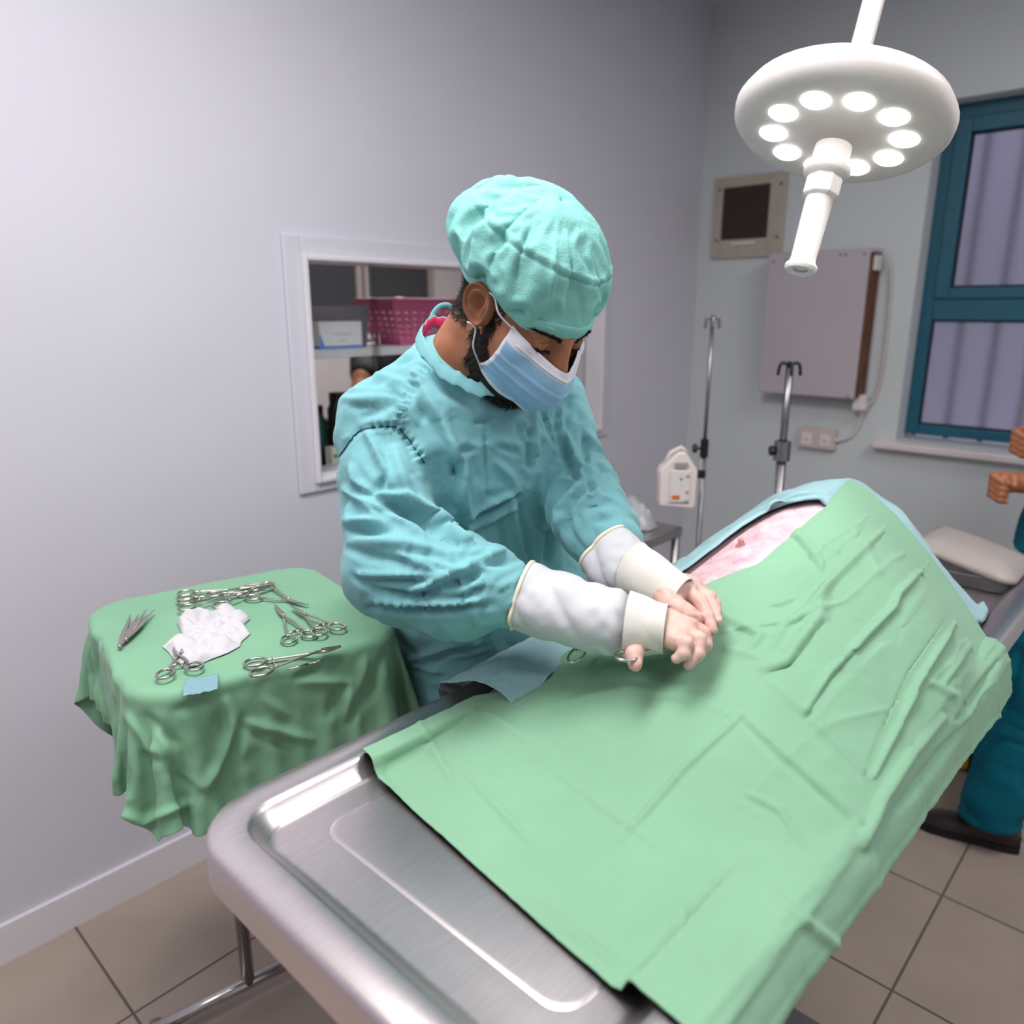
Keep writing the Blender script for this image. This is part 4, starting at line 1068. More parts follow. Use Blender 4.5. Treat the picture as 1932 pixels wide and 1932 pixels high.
# ear: a dished shell with rolled rim, tilted back on the side of the head
def make_ear(side):
    nt, ns = 56, 20; P = np.zeros((nt, ns, 3))
    for i in range(nt):
        a = 2 * math.pi * i / nt
        # outline: taller than wide, narrower at the lobe
        ry = .031 * (1 + .04 * math.sin(a)); rx = .0185 * (1 + .22 * math.sin(a)) if True else 0
        ox = rx * math.cos(a); oy = ry * math.sin(a) - .002
        if math.sin(a) < -.3: ox += .004 * (-math.sin(a) - .3)
        for j in range(ns):
            s_ = j / (ns - 1)
            front = max(0, math.cos(a)); lobe = max(0, -math.sin(a) - .5) * 2
            h = .0
            h += .0085 * math.exp(-((s_ - .90) / .10) ** 2) * (1 - .6 * front) * (1 - .5 * lobe)      # helix
            h += .0060 * math.exp(-((s_ - .58) / .11) ** 2) * (1 - front) * (1 - lobe)                # antihelix
            h -= .0085 * math.exp(-((s_ - .10) / .30) ** 2)                                           # concha
            h += .0065 * math.exp(-((s_ - .62) / .16) ** 2) * max(0, math.cos(a + .15)) ** 6          # tragus
            if s_ > .9: h -= .010 * ((s_ - .9) / .1) ** 2
            P[i, j] = (ox * s_, oy * s_, h)
    # back of the ear: shrink inwards towards the head
    bk = []
    for k in range(1, 6):
        q = P[:, -1].copy(); f = k / 5
        q[:, :2] *= 1 - .55 * f; q[:, 2] -= .016 * f + .002; bk.append(q)
    P = np.concatenate([P, np.stack(bk, 1)], 1)
    tilt = math.radians(14); x = P[..., 0] * math.cos(tilt) - P[..., 1] * math.sin(tilt); y = P[..., 0] * math.sin(tilt) + P[..., 1] * math.cos(tilt)
    # flare: rear edge stands away from the skull
    out = P[..., 2] + .012 - x * .38
    L = np.stack([side * (.0735 + out), .002 + x, .006 + y], -1)
    return hw(L)
m_ear = m_skin
for s_ in (1, -1):
    grid_obj('ear', make_ear(s_), m_ear, body, wrap=True, subsurf=1, world=True)

# hair, beard and brows: short strands rooted on the head
def strands(name, roots, dirs, lens, wid, m, parent, curl=.3, seed=1):
    rs = np.random.default_rng(seed); n = len(roots); N = head_n(roots)
    V_ = []; F_ = []
    side = np.cross(N, dirs); side /= np.linalg.norm(side, axis=1)[:, None] + 1e-9
    d = dirs + rs.normal(0, curl, dirs.shape); d /= np.linalg.norm(d, axis=1)[:, None]
    p0 = roots - N * .0008; p1 = roots + d * lens[:, None] * .5 + N * (lens * .22)[:, None]; p2 = roots + d * lens[:, None] + N * (lens * .10)[:, None] + rs.normal(0, curl * .25, dirs.shape) * lens[:, None]
    A = np.stack([p0 - side * wid, p0 + side * wid, p1 + side * wid * .8, p1 - side * wid * .8, p2], 1)
    V_ = hw(A).reshape(-1, 3); k = np.arange(n) * 5
    F_ = [(a, a + 1, a + 2, a + 3) for a in k] + [(a + 3, a + 2, a + 4) for a in k]
    o = mesh(name, V_, F_, m, parent, world=True); tag(o, kind='stuff'); return o
rs = np.random.default_rng(5)
# candidates over the head surface
cand = Lh[rs.integers(0, len(Lh), 60000)] + rs.normal(0, .0015, (60000, 3)); cand = on_head(cand, 0, 2)
r_, f_, u_ = cand.T
jaw = u_ + .55 * f_                                        # falls along the jaw line
beard = ((f_ > -.012) & (u_ < -.040 - .2 * (f_ - .02)) & (u_ > -.140) & (f_ < .10) & (np.abs(r_) < .09)) | ((f_ > .008) & (f_ < .030) & (u_ < -.005) & (u_ > -.06) & (np.abs(r_) > .045))
beard &= ~((f_ < .03) & (u_ < -.095)) & ~((np.abs(r_) < .05) & (f_ > .07) & (u_ > -.045)) & ~((u_ > -.05) & (f_ > .040))
beard &= ~((f_ < .0) & (u_ < -.06)) & ~((f_ > .036) & (u_ > -.100))
L_ = cand[beard][:14000]; dd = np.tile(np.array([[0, .30, -.9]]), (len(L_), 1))
strands('beard', L_, dd, rs.uniform(.006, .014, len(L_)), .0005, m_hair, body, .5, 2)
side_b = (f_ > .006) & (f_ < .034) & (u_ > -.02) & (u_ < .030) & (np.abs(r_) > .05)
nape = (f_ < -.022) & (u_ < .03) & (u_ > -.070 + .25 * (f_ + .09)) & (f_ > -.13)
L_ = np.concatenate([cand[nape][:9000], cand[side_b][:1400]]); dd = np.tile(np.array([[0, -.25, -.9]]), (len(L_), 1))
strands('hair', L_, dd, rs.uniform(.004, .010, len(L_)), .0005, m_hair, body, .5, 3)
# hair-coloured base on scalp and jaw beneath the strands
def patch(name, mask, off, m):
    idx = np.where(mask)[0]; keep = np.zeros(len(Lh), bool); keep[idx] = True
    fs = Fh_[keep[Fh_].all(1)]; used = np.unique(fs); mp = -np.ones(len(Lh), int); mp[used] = np.arange(len(used))
    return mesh(name, hw(Lh[used] + head_n(Lh[used]) * off), mp[fs], m, body, world=True)
r0, f0, u0 = Lh.T; nz = vnoise(Lh, 160, 3, 2) * .004; u0 = u0 + nz; f0 = f0 + nz
bm = (((f0 > -.010) & (u0 < -.042 - .2 * (f0 - .02)) & (u0 > -.138) & (f0 < .10)) | ((f0 > .010) & (f0 < .028) & (u0 < -.005) & (u0 > -.06) & (np.abs(r0) > .045))) & ~((f0 < .012) & (u0 < -.095)) & ~((np.abs(r0) < .05) & (f0 > .07) & (u0 > -.045)) & ~((u0 > -.05) & (f0 > .040)) & ~((f0 < .0) & (u0 < -.06))
patch('beard_base', bm, .0020, m_hair)
patch('hair_base', (f0 < -.026) & (u0 < .03) & (u0 > -.062 + .25 * (f0 + .09)), .0006, m_hair)
for s_ in (1, -1):
    t = rs.uniform(0, 1, 420); a = np.stack([s_ * (.012 + .044 * t), .098 - .030 * t ** 2, .0210 + .006 * np.sin(t * 2.4) + rs.normal(0, .0016, 420) * (1.1 - t)], 1)
    a = on_head(a); dd = np.tile(np.array([[s_ * .9, -.3, .15]]), (420, 1))
    strands('eyebrow', a, dd, rs.uniform(.004, .008, 420), .0005, m_hair, body, .25, 7 + s_)
    # closed-looking lid edge and lashes: he looks down
    t = np.linspace(-1, 1, 15); lid = on_head(np.stack([s_ * (.032 + .0135 * t), np.full(15, .092), .0030 - .0035 * (1 - t * t) + .001 * t], 1), .0006)
    B().tube(hw(lid), .0009, 6).build('lash_line', m_hair, body, world=True)
    t = rs.uniform(-1, 1, 90); a = on_head(np.stack([s_ * (.032 + .0135 * t), np.full(90, .092), .0025 - .0035 * (1 - t * t)], 1), .0004)
    strands('eyelash', a, np.tile(np.array([[0, .6, -.7]]), (90, 1)), rs.uniform(.004, .007, 90), .00025, m_hair, body, .15, 11 + s_)
    t = np.linspace(-1, 1, 13); lid = on_head(np.stack([s_ * (.032 + .015 * t), np.full(13, .092), .0145 + .0025 * (1 - t * t)], 1), -.0002)
    B().tube(hw(lid), .0007, 6).build('lid_fold', mat('lid_shadow', srgb(118, 72, 54), .6), body, world=True)

# ---- bouffant cap
CC = np.array([0, -.030, .052]); CRAD = np.array([.104, .121, .087])
nu, nv = 110, 46
P = np.zeros((nu, nv, 3))
band_u = lambda f: .024 + .13 * f + .018 * math.exp(-((f - .004) / .026) ** 2)
for i in range(nu):
    az = 2 * math.pi * i / nu; ca, sa = math.cos(az), math.sin(az)         # ca forward, sa right
    q = np.array([[.074 * sa, -.012 + .094 * ca, 0.0]]); q[:, 2] = band_u(float(q[0, 1])); q = on_head(q, .007)[0]; q[2] = band_u(q[1])
    for j in range(nv):
        t = j / (nv - 1); th = math.radians(112) * (1 - t)
        e = CC + CRAD * np.array([math.sin(th) * sa, math.sin(th) * ca, math.cos(th)])
        if ca > .2 and e[1] > .06: e[1] -= .35 * (e[1] - .06)
        k = float(smoothstep(0, .22, np.array(t)))
        P[i, j] = q * (1 - k) + e * k
# front sits closer, back balloons upwards
P[..., 2] += .006 * np.clip(-(P[..., 1] + .03) / .1, 0, 1) * np.clip(P[..., 2] / .1, 0, 1)
base = P.copy(); T_ = np.linspace(0, 1, nv)[None, :] * np.ones((nu, 1))
pin = (T_ < .03)
N = normals(np.concatenate([P, P[:1]], 0))[:nu]
if (N[0, 20] @ (P[0, 20] - CC)) < 0: N = -N
sd_ = np.abs(vnoise(np.stack([P[..., 0] * 22, P[..., 1] * 22, P[..., 2] * 9], -1), 1, 51, 1)) * .012 + vnoise(P, 38, 52, 2) * .004
P = P + N * (sd_ * smoothstep(.02, .2, T_))[..., None]
P = cloth(P, rest=base, wrap=True, steps=34, iters=5, pin=pin, tether=.018, tk=.012, bend=.25, grow=(1.07 + .05 * np.exp(-((T_ - .12) / .12) ** 2), 1.06), damp=.85)
P = resample(P, 220, 92, True)
T_ = np.linspace(0, 1, 92)[None, :] * np.ones((220, 1)); N = normals(P)
if (N[10, 40] @ (P[10, 40] - CC)) < 0: N = -N
AZ = (np.arange(220) / 220 * 2 * np.pi)[:, None] * np.ones((1, 92))
# stitched seam across the crown and a few long creases from it
P = P + N * (-.0028 * np.exp(-(np.abs(T_ - .46 - .03 * np.sin(AZ * 2)) / .010) ** 1.4) * smoothstep(-.2, .4, np.cos(AZ - .5)) + .002 * np.exp(-(np.abs(T_ - .50 - .03 * np.sin(AZ * 2)) / .02) ** 2) * smoothstep(-.2, .4, np.cos(AZ - .5)))[..., None]
for a0, t0, t1, am, wd in ((1.25, .25, .75, -.010, .07), (.95, .30, .62, -.006, .04), (.5, .3, .62, .006, .04), (.2, .3, .6, -.006, .03), (1.75, .18, .60, -.009, .09), (2.2, .2, .8, .008, .10), (5.9, .3, .6, -.006, .04), (2.7, .2, .7, -.008, .08), (1.5, .2, .5, .007, .06)):
    da = np.angle(np.exp(1j * (AZ - a0 - .6 * (T_ - t0)))); P = P + N * (am * np.exp(-(np.abs(da) / wd) ** 1.5) * np.exp(-((T_ - (t0 + t1) / 2) / ((t1 - t0) * .55)) ** 4))[..., None]
P = P + N * (vnoise(P, 90, 55, 2) * .0008)[..., None]
fl_ = P.reshape(-1, 3); hd = head_sd(fl_); fl_ = fl_ + head_n(fl_) * np.maximum(0, .0045 - hd)[:, None]; P = fl_.reshape(P.shape)
cap = grid_obj('cap', hw(P), m_cap, sg, wrap=True, solid=.0006, world=True); cap['label'] = 'puffy pale teal surgical cap'
# close crown gap is a point; rolled band below
bpts = []; 
for i in range(80):
    az = 2 * math.pi * i / 80; q = np.array([[.074 * math.sin(az), -.012 + .094 * math.cos(az), 0.0]]); q[:, 2] = band_u(float(q[0, 1])); q = on_head(q, .0075)[0]; q[2] = band_u(q[1]) - .001 + .0012 * math.sin(7 * az); bpts.append(q)
bpts = hw(np.array(bpts))
bb = B(); bb.tube(bpts, .010, 10, close=True, flat=(tuple(HU), 1.0))
V_ = np.array(bb.v); c_ = np.repeat(bpts, 10, 0); dlt = V_ - c_; up_ = (dlt @ HU)[:, None] * HU; V_ = c_ + up_ + (dlt - up_) * .30
mesh('cap_band', V_, bb.f, m_cap, cap, world=True)

# ---- face mask: sheet over nose and chin with pleats, white borders and ear loops
m_mask = mat('mask_blue', srgb(150, 192, 226), 0.7, spec=0.2, var=0.05, vscale=40, bump=0.25, bscale=900)
m_maskw = mat('mask_white', srgb(222, 222, 234), 0.7, spec=0.2, var=0.04, vscale=40, bump=0.25, bscale=900)
nu, nv = 61, 45
P = np.zeros((nu, nv, 3)); wth = np.zeros((nu, nv), bool)
for i in range(nu):
    x = -1 + 2 * i / (nu - 1)                                       # -1 his left .. 1 his right
    for j in range(nv):
        t = j / (nv - 1)                                            # 0 top .. 1 bottom
        a = abs(x)
        top = np.array([.066 * x, .120 - .056 * a ** 1.6 - .010 * a, -.012 + .026 * a ** 1.3])
        mid = np.array([.069 * x, .133 - .082 * a ** 1.9, -.055 + .014 * a])
        bot = np.array([.056 * x, .098 - .072 * a ** 1.7, -.104 + .030 * a ** 1.5])
        p = (1 - t) * (1 - 2 * t) * top + 4 * t * (1 - t) * mid + t * (2 * t - 1) * bot
        P[i, j] = p
flat_ = P.reshape(-1, 3); d = head_sd(flat_); nn = head_n(flat_)
flat_ = flat_ + nn * np.maximum(0, .0035 - d)[:, None]; P = flat_.reshape(nu, nv, 3)
T_ = np.linspace(0, 1, nv)[None] * np.ones((nu, 1)); Xx = np.linspace(-1, 1, nu)[:, None] * np.ones((1, nv))
N = normals(P)
if N[30, 20, 1] < 0: N = -N
for tp in (.36, .55, .74):                                          # pleats
    P = P + N * (.0022 * smoothstep(tp - .012, tp + .004, T_) * (1 - smoothstep(tp + .004, tp + .10, T_)))[..., None]
P = P + N * (vnoise(P, 55, 61, 2) * .0012)[..., None]
mk_faces = grid_faces(nu, nv); me = bpy.data.meshes.new('face_mask')
me.from_pydata(hw(P).reshape(-1, 3).tolist(), [], mk_faces); me.update()
me.materials.append(m_mask); me.materials.append(m_maskw)
fi = 0
for i in range(nu - 1):
    for j in range(nv - 1):
        t = (j + .5) / (nv - 1); x = abs(-1 + 2 * (i + .5) / (nu - 1))
        me.polygons[fi].material_index = 1 if (t < .17 or t > .955 or x > .95) else 0; fi += 1
mask = bpy.data.objects.new('face_mask', me); COL.objects.link(mask); mask.parent = sg
me.polygons.foreach_set('use_smooth', [True] * len(me.polygons))
mask.matrix_parent_inverse = Matrix.Translation(sg.location).inverted()
md = mask.modifiers.new('s', 'SOLIDIFY'); md.thickness = .0012
mask['label'] = 'pale blue pleated surgical mask'
# folded white corner at the near jaw, nose-wire channel
B().tube(hw(P[4:-4, 5] + N[4:-4, 5] * .0008), .0016, 6).build('nose_wire', m_maskw, mask, world=True)
for s_, ii in ((1, nu - 1), (-1, 0)):
    for j, ear_pt in ((1, (.0815, .018, .030)), (nv - 3, (.0800, .012, -.026))):
        p = P[ii, j]; e = np.array(ear_pt) * np.array([s_, 1, 1])
        mid = (p + e) / 2 + np.array([s_ * .006, 0, -.002])
        B().tube(hw(spline([p - (e - p) * .08, p, mid, e, e + np.array([s_ * .004, -.014, -.002])], 24)), .0013, 7).build('ear_loop', m_maskw, mask, world=True)

# ---- collar band of the gown and the pink shirt below it
ncol = 72; cpts = []; cpk = []
for i in range(ncol):
    a = 2 * math.pi * i / ncol
    l = .064 * math.cos(a); f = .080 * math.sin(a)
    lx = np.array([.955, -.295, 0]); fx = np.array([-.295, -.955, 0])
    c0 = np.array([.797, .838, 1.442]); zz = -.036 * math.sin(a) - .016 * max(0, math.sin(a)) + .002 * math.sin(9 * a) + .0015 * math.sin(23 * a)
    cpts.append(c0 + lx * l + fx * f + np.array([0, 0, zz]))
    cpk.append(c0 + lx * l * .93 + fx * f * .93 + np.array([0, 0, zz + .0005]))
cpts = np.array(cpts); cpk = np.array(cpk)
def strip(c, r, thick, lean, name, m, parent):
    bb = B().tube(c, r, 10, close=True, flat=((0, 0, 1), 1.0)); V_ = np.array(bb.v); cc = np.repeat(c, 10, 0); d = V_ - cc
    z_ = d[:, 2:3] * np.array([[0, 0, 1.0]]); ctr = c.mean(0); out = cc - ctr; out[:, 2] = 0; out /= np.linalg.norm(out, axis=1)[:, None]
    V_ = cc + z_ + (d - z_) * thick - out * z_[:, 2:3] * lean
    return mesh(name, V_, bb.f, m, parent, world=True)
strip(cpts, .0105, .22, .55, 'collar_band', m_gown, gown)
arc = cpk[40:70]
bb = B().tube(arc, .0085, 10, flat=((0, 0, 1), 1.0)); V_ = np.array(bb.v); cc = np.repeat(arc, 10, 0); d = V_ - cc; z_ = d[:, 2:3] * np.array([[0, 0, 1.0]])
mesh('shirt_collar', cc + z_ + (d - z_) * .2, bb.f, mat('pink_jersey', srgb(206, 44, 92), .8), sg, world=True)
tl = np.array([.838, .916, 1.486])
B().tube(spline([tl + np.array([-.035, .006, -.006]), tl + np.array([-.02, .004, .014]), tl + np.array([.0, 0, .018]), tl + np.array([.012, -.004, .002]), tl + np.array([.004, -.008, -.012])], 24), .004, 8, flat=((.3, 1, 0), .35)).build('neck_tie', m_gown, gown, world=True)

# ---- gloves
def ring_tube(path, rad, nr, name, m, parent, noise_amp=.0, seed=0, solid=0.0, squash=None):
    path = np.array(path); k = len(path); tan = np.gradient(path, axis=0); tan /= np.linalg.norm(tan, axis=1)[:, None]
    ref = np.array([0, 0, 1.0]); P = np.zeros((nr, k, 3))
    for i in range(k):
        n1 = ref - tan[i] * (ref @ tan[i]); n1 /= np.linalg.norm(n1); n2 = np.cross(tan[i], n1)
        for j in range(nr):
            a = 2 * math.pi * j / nr; P[j, i] = path[i] + rad[i] * (math.cos(a) * n1 * 1.0 + math.sin(a) * n2)
    if noise_amp:
        N = P - path[None]; N /= np.linalg.norm(N, axis=-1)[..., None]
        s_ = np.stack([(P @ tan[k // 2]) * 30 + P[..., 2] * 25, P[..., 2] * 16, P[..., 1] * 14], -1)
        P = P + N * ((np.abs(vnoise(s_, 1, seed, 1)) - .3) * noise_amp + vnoise(P, 70, seed + 1, 2) * noise_amp * .2)[..., None]
    return grid_obj(name, P, m, parent, wrap=True, subsurf=1, solid=solid, world=True), P
def glove(C0, W0, r0, nm, seed, cuff_r, rimfrac):
    d = (W0 - C0); L = np.linalg.norm(d); d /= L
    tt = np.linspace(0, 1, 40); path = C0 + d * (tt * L)[:, None]; path[:, 2] += -.004 * np.sin(tt * np.pi)
    rad = r0 * (1 - tt) + cuff_r * tt + .004 * np.sin(tt * np.pi)
    rad = rad * (1 - .22 * smoothstep(.80, .92, tt))
    g, P = ring_tube(path, rad, 60, 'long_glove', m_gaunt, sg, .009, seed)
    g['label'] = 'long white under-glove'
    B().tube(P[:, 0], .0028, 8, close=True).build('glove_bead', m_bead, g, world=True)
    return g
glR = glove(pix(984, 1125, 1.035), pix(1205, 1182, .998), .0455, 'right', 71, .040, 0)
glL = glove(pix(1142, 1040, 1.105), pix(1208, 1088, 1.062), .042, 'left', 75, .037, 0)
def hand(joints, name, lbl, wrist, cuff_from, cuff_r):
    J = {k: [pix(*q) for q in v] for k, v in joints.items()}
    W_ = pix(*wrist)
    fr = {'index': (.0105, .0095, .0088, .0072), 'middle': (.0108, .0098, .0090, .0074), 'ring': (.0102, .0092, .0086, .0070), 'little': (.0092, .0082, .0076, .0063), 'thumb': (.0150, .0125, .0108, .0086)}
    mc = [J[k][0] for k in ('index', 'middle', 'ring', 'little')]
    def sd(X):
        d = sd_caps(X, W_ + (W_ - mc[1]) * .18, W_, .025, .0265)
        for k, m_ in enumerate(mc): d = smin(d, sd_caps(X, W_, m_, .0205, .0125), .010)
        for a, b in zip(mc[:-1], mc[1:]): d = smin(d, sd_caps(X, a, b, .0118), .006)
        d = smin(d, sd_caps(X, W_ * .5 + mc[1] * .5, W_ * .4 + mc[2] * .6, .016), .012)
        d = smin(d, sd_caps(X, W_ * .8 + mc[0] * .2, J['thumb'][0], .018, .0155), .012)
        for k in J: 
            c = chain_sd(X, J[k], fr[k], .0035); d = smin(d, c, .0045)
        return d
    pts = np.array([W_] + [q for v in J.values() for q in v]); lo = pts.min(0) - .04; hi = pts.max(0) + .04
    V, F = surface_nets(sd, lo, hi, .0024)
    # latex wrinkles at the joints
    N_ = vert_normals(V, F); V = V + N_ * (vnoise(V, 150, 81, 2) * .0006 + np.abs(vnoise(V * np.array([1, 1, 2.0]), 70, 82, 1)) * .0009)[:, None]
    me = bpy.data.meshes.new(name); me.from_pydata(V.tolist(), [], F.tolist()); me.update()
    o = finish(name, me, m_glove, sg, world=True); o['label'] = lbl
    d = (W_ - cuff_from); L = np.linalg.norm(d); d /= L
    t = np.linspace(0, 1, 20); path = cuff_from + d * (t * (L + .022))[:, None]
    c, P = ring_tube(path, cuff_r[0] + (cuff_r[1] - cuff_r[0]) * t, 48, 'glove_cuff', m_cuff, o, .003, 91)
    B().tube(P[:, -1], .0014, 6, close=True).build('cuff_edge', m_cuff, o, world=True)
    return o, J
handR, JR = hand({
  'index': [(1292, 1159, 1.015), (1322, 1177, 1.015), (1330, 1205, 1.012), (1327, 1215, 1.008)],
  'middle': [(1298, 1175, .998), (1326, 1195, .990), (1330, 1215, .985), (1318, 1233, .982)],
  'ring': [(1292, 1193, .980), (1318, 1205, .966), (1316, 1233, .958), (1300, 1253, .955)],
  'little': [(1274, 1207, .966), (1294, 1213, .952), (1290, 1233, .948), (1276, 1243, .950)],
  'thumb': [(1214, 1200, .990), (1204, 1214, .980), (1196, 1234, .966), (1198, 1254, .956)]},
  'glove_hand', 'right hand in pinkish latex glove gripping a clamp', (1222, 1183, .995), pix(1184, 1178, 1.002), (.0440, .0320))
handL, JL = hand({
  'index': [(1292, 1112, 1.045), (1322, 1136, 1.022), (1335, 1164, 1.004), (1343, 1188, .992)],
  'middle': [(1304, 1108, 1.062), (1336, 1130, 1.044), (1346, 1154, 1.026), (1352, 1172, 1.014)],
  'ring': [(1308, 1108, 1.080), (1338, 1126, 1.070), (1348, 1142, 1.058), (1353, 1152, 1.050)],
  'little': [(1304, 1110, 1.096), (1330, 1124, 1.092), (1342, 1134, 1.086), (1348, 1142, 1.080)],
  'thumb': [(1262, 1134, 1.020), (1284, 1150, 1.004), (1300, 1160, .998), (1314, 1166, .996)]},
  'glove_hand', 'left hand in pinkish latex glove pressing the drape', (1258, 1112, 1.045), pix(1188, 1073, 1.076), (.0415, .0290))
# ------------------------------------------------------------------ instruments and swabs on the stand
def pixz(x, y, Z):
    d = pix(x, y, 1.0) - np.array([0, 0, CAMZ]); return d * ((Z - CAMZ) / d[2]) + np.array([0, 0, CAMZ])
ZI = SZ + .0115
def clamp(name, label, cat, A, Bp, T, z=0.0, piv=.62, ring=.0125, tr=.0022, jaw=0.0, group='instruments on the green stand cover', curve=0.0, stem_r=None, ratchet=True):
    """A, B: centres of the two finger rings, T: tip (pixels on the cover); piv: pivot position from rings to tip"""
    a, b_, t = pixz(*A, ZI + z), pixz(*Bp, ZI + z), pixz(*T, ZI + z)
    mid = (a + b_) / 2; ax = t - mid; L = np.linalg.norm(ax); ax /= L; up = np.array([0, 0, 1.0]); sd_ = np.cross(up, ax)
    o = thing(name, label, cat, tuple(mid - up * .0), group=group)
    pv = mid + ax * L * piv
    sgn = 1 if (a - mid) @ sd_ > 0 else -1
    for k, (c, s_) in enumerate(((a, sgn), (b_, -sgn))):
        dz = up * (.0012 if k else -.0012)
        dr = pv - c; dr /= np.linalg.norm(dr)
        st = c + dr * ring
        pts = spline([st, st + dr * .012 + sd_ * s_ * .0005, (st + pv) / 2 + sd_ * s_ * .0012 + dz, pv + dz, pv + (t - pv) * .4 - sd_ * s_ * (.0022 + jaw) + dz, t - sd_ * s_ * (.0007 + jaw * 1.6) + sd_ * curve + dz * .5], 26)
        rad = np.interp(np.linspace(0, 1, 26), [0, .1, .55, .66, .75, 1], [tr * 1.1, tr, tr * .95, tr * 1.7, tr * 1.35, tr * .45])
        B().tube(pts, rad, 8, flat=((0, 0, 1), .8)).build('arm', m_inst, o, world=True)
        e = np.array([(c + dr * ring * 1.18 * math.cos(q) + np.cross(up, dr) * ring * .92 * math.sin(q)) for q in np.linspace(0, 2 * math.pi, 30, endpoint=False)])
        B().tube(e, tr * .95, 8, close=True).build('finger_ring', m_inst, o, world=True)
    B().lathe([(.0001, .0028), (.0022, .0026), (.0028, .001), (.0028, -.002)], tuple(pv + up * .0016), 12).build('pivot_screw', m_inst, o, world=True)
    if ratchet:
        da = (pv - a) / np.linalg.norm(pv - a); db = (pv - b_) / np.linalg.norm(pv - b_)
        p, q = a + da * (ring + .010), b_ + db * (ring + .010)
        B().tube([p, p * .45 + q * .55 + up * .001], tr * .9, 6).build('ratchet', m_inst, o, world=True); B().tube([q, q * .45 + p * .55 - up * .001], tr * .9, 6).build('ratchet', m_inst, o, world=True)
    return o
m_inst = mat('instrument_steel', srgb(196, 188, 180), 0.24, metal=1.0, var=0.18, vscale=140)
clamp('hemostat', 'long steel clamp, uppermost of the bunch above the gauze', 'clamp', (352, 1118), (352, 1134), (508, 1100), z=.001, tr=.0020)
clamp('hemostat', 'long steel clamp crossing under the bunch above the gauze', 'clamp', (350, 1128), (353, 1146), (500, 1112), z=.0045, tr=.0020)
clamp('hemostat', 'steel clamp with one ring tucked against the white gauze', 'clamp', (404, 1121), (416, 1141), (517, 1103), z=.0075, tr=.0022)
clamp('scissors', 'steel scissors pointing right behind the two hemostats', 'scissors', (478, 1127), (505, 1103), (578, 1142), z=.002, tr=.0024, curve=.004, ratchet=False)
clamp('hemostat', 'left one of two small hemostats lying with rings together', 'clamp', (545, 1206), (583, 1196), (519, 1141), z=.001)
clamp('hemostat', 'right one of two small hemostats lying with rings together', 'clamp', (602, 1192), (636, 1182), (549, 1143), z=.0045)
clamp('towel_clamp', 'small towel clamp with open jaws lying on the gauze edge', 'clamp', (312, 1271), (366, 1257), (335, 1219), z=.004, jaw=.0026, piv=.60)
clamp('needle_holder', 'long needle holder lying nearest the front edge of the stand', 'needle holder', (482, 1249), (493, 1267), (643, 1219), z=.001, tr=.0024, piv=.74, ring=.0135)
def tweezers(label, base, t1, t2, z):
    b0, a, c = pixz(*base, ZI + z), pixz(*t1, ZI + z), pixz(*t2, ZI + z)
    o = thing('tweezers', label, 'tweezers', tuple(b0), group='instruments on the green stand cover')
    for t in (a, c):
        pts = spline([b0, b0 * .7 + t * .3 + (t - (a + c) / 2) * .15, b0 * .35 + t * .65, t], 20)
        B().tube(pts, np.interp(np.linspace(0, 1, 20), [0, .15, .45, .7, 1], [.0022, .0035, .0045, .003, .0008]), 8, flat=((0, 0, 1), .45)).build('arm', m_inst, o, world=True)
    B().lathe([(.0001, .003), (.003, .002), (.0032, -.002)], tuple(b0), 12).build('hinge', m_inst, o, world=True)
tweezers('left pair of steel tweezers on the green cloth corner', (226, 1219), (246, 1160), (262, 1158), .002)
tweezers('right pair of steel tweezers on the green cloth corner', (238, 1206), (276, 1150), (292, 1150), .004)
# scalpel half sunk in the cloth
a, c = pixz(543, 1263, ZI - .003), pixz(612, 1244, ZI - .003)
o = thing('scalpel', 'thin scalpel lying below the long needle holder', 'scalpel', tuple(a))
B().tube([a, a * .45 + c * .55], .0022, 8, flat=((0, 0, 1), .6)).build('scalpel_handle', m_inst, o, world=True)
B().tube([a * .45 + c * .55, a * .2 + c * .8, c], [.0020, .0026, .0004], 8, flat=((0, 0, 1), .25)).build('scalpel_blade', m_inst, o, world=True)
# crumpled gauze
out = [(333, 1172), (345, 1151), (372, 1153), (392, 1158), (410, 1147), (436, 1142), (450, 1153), (472, 1164), (459, 1175), (472, 1192), (455, 1207), (452, 1216), (430, 1228), (398, 1240), (372, 1252), (346, 1257), (330, 1243), (319, 1228), (306, 1216), (322, 1208), (345, 1194), (338, 1182)]
op = np.array([pixz(x, y, ZI) for x, y in out]); op = np.array([np.array([np.interp(s, np.arange(len(op) + 1), np.r_[op[:, k], op[0, k]]) for k in range(3)]) for s in np.linspace(0, len(op), 132, endpoint=False)])
ctr = op.mean(0); P = np.zeros((132, 26, 3))
for j in range(26):
    f = 1 - (j / 25) ** 1.1
    P[:, j] = ctr + (op - ctr) * f
hgt = .013 * (1 - np.exp(-(np.linspace(0, 1, 26) / .10) ** 1.2))[None]
rid = np.abs(vnoise(P * np.array([1, 1, 0]), 26, 91, 1)); P[..., 2] = ZI - .003 + hgt * (.35 + 1.5 * rid) + .003 * vnoise(P, 90, 93, 1) * hgt / .01
gz = grid_obj('gauze', P, mat('white_gauze', srgb(208, 205, 210), .9, spec=.1, var=.05, vscale=60, bump=.4, bscale=900), None, wrap=True)
tag(gz, 'crumpled white gauze swab in the middle of the stand cover', 'gauze')
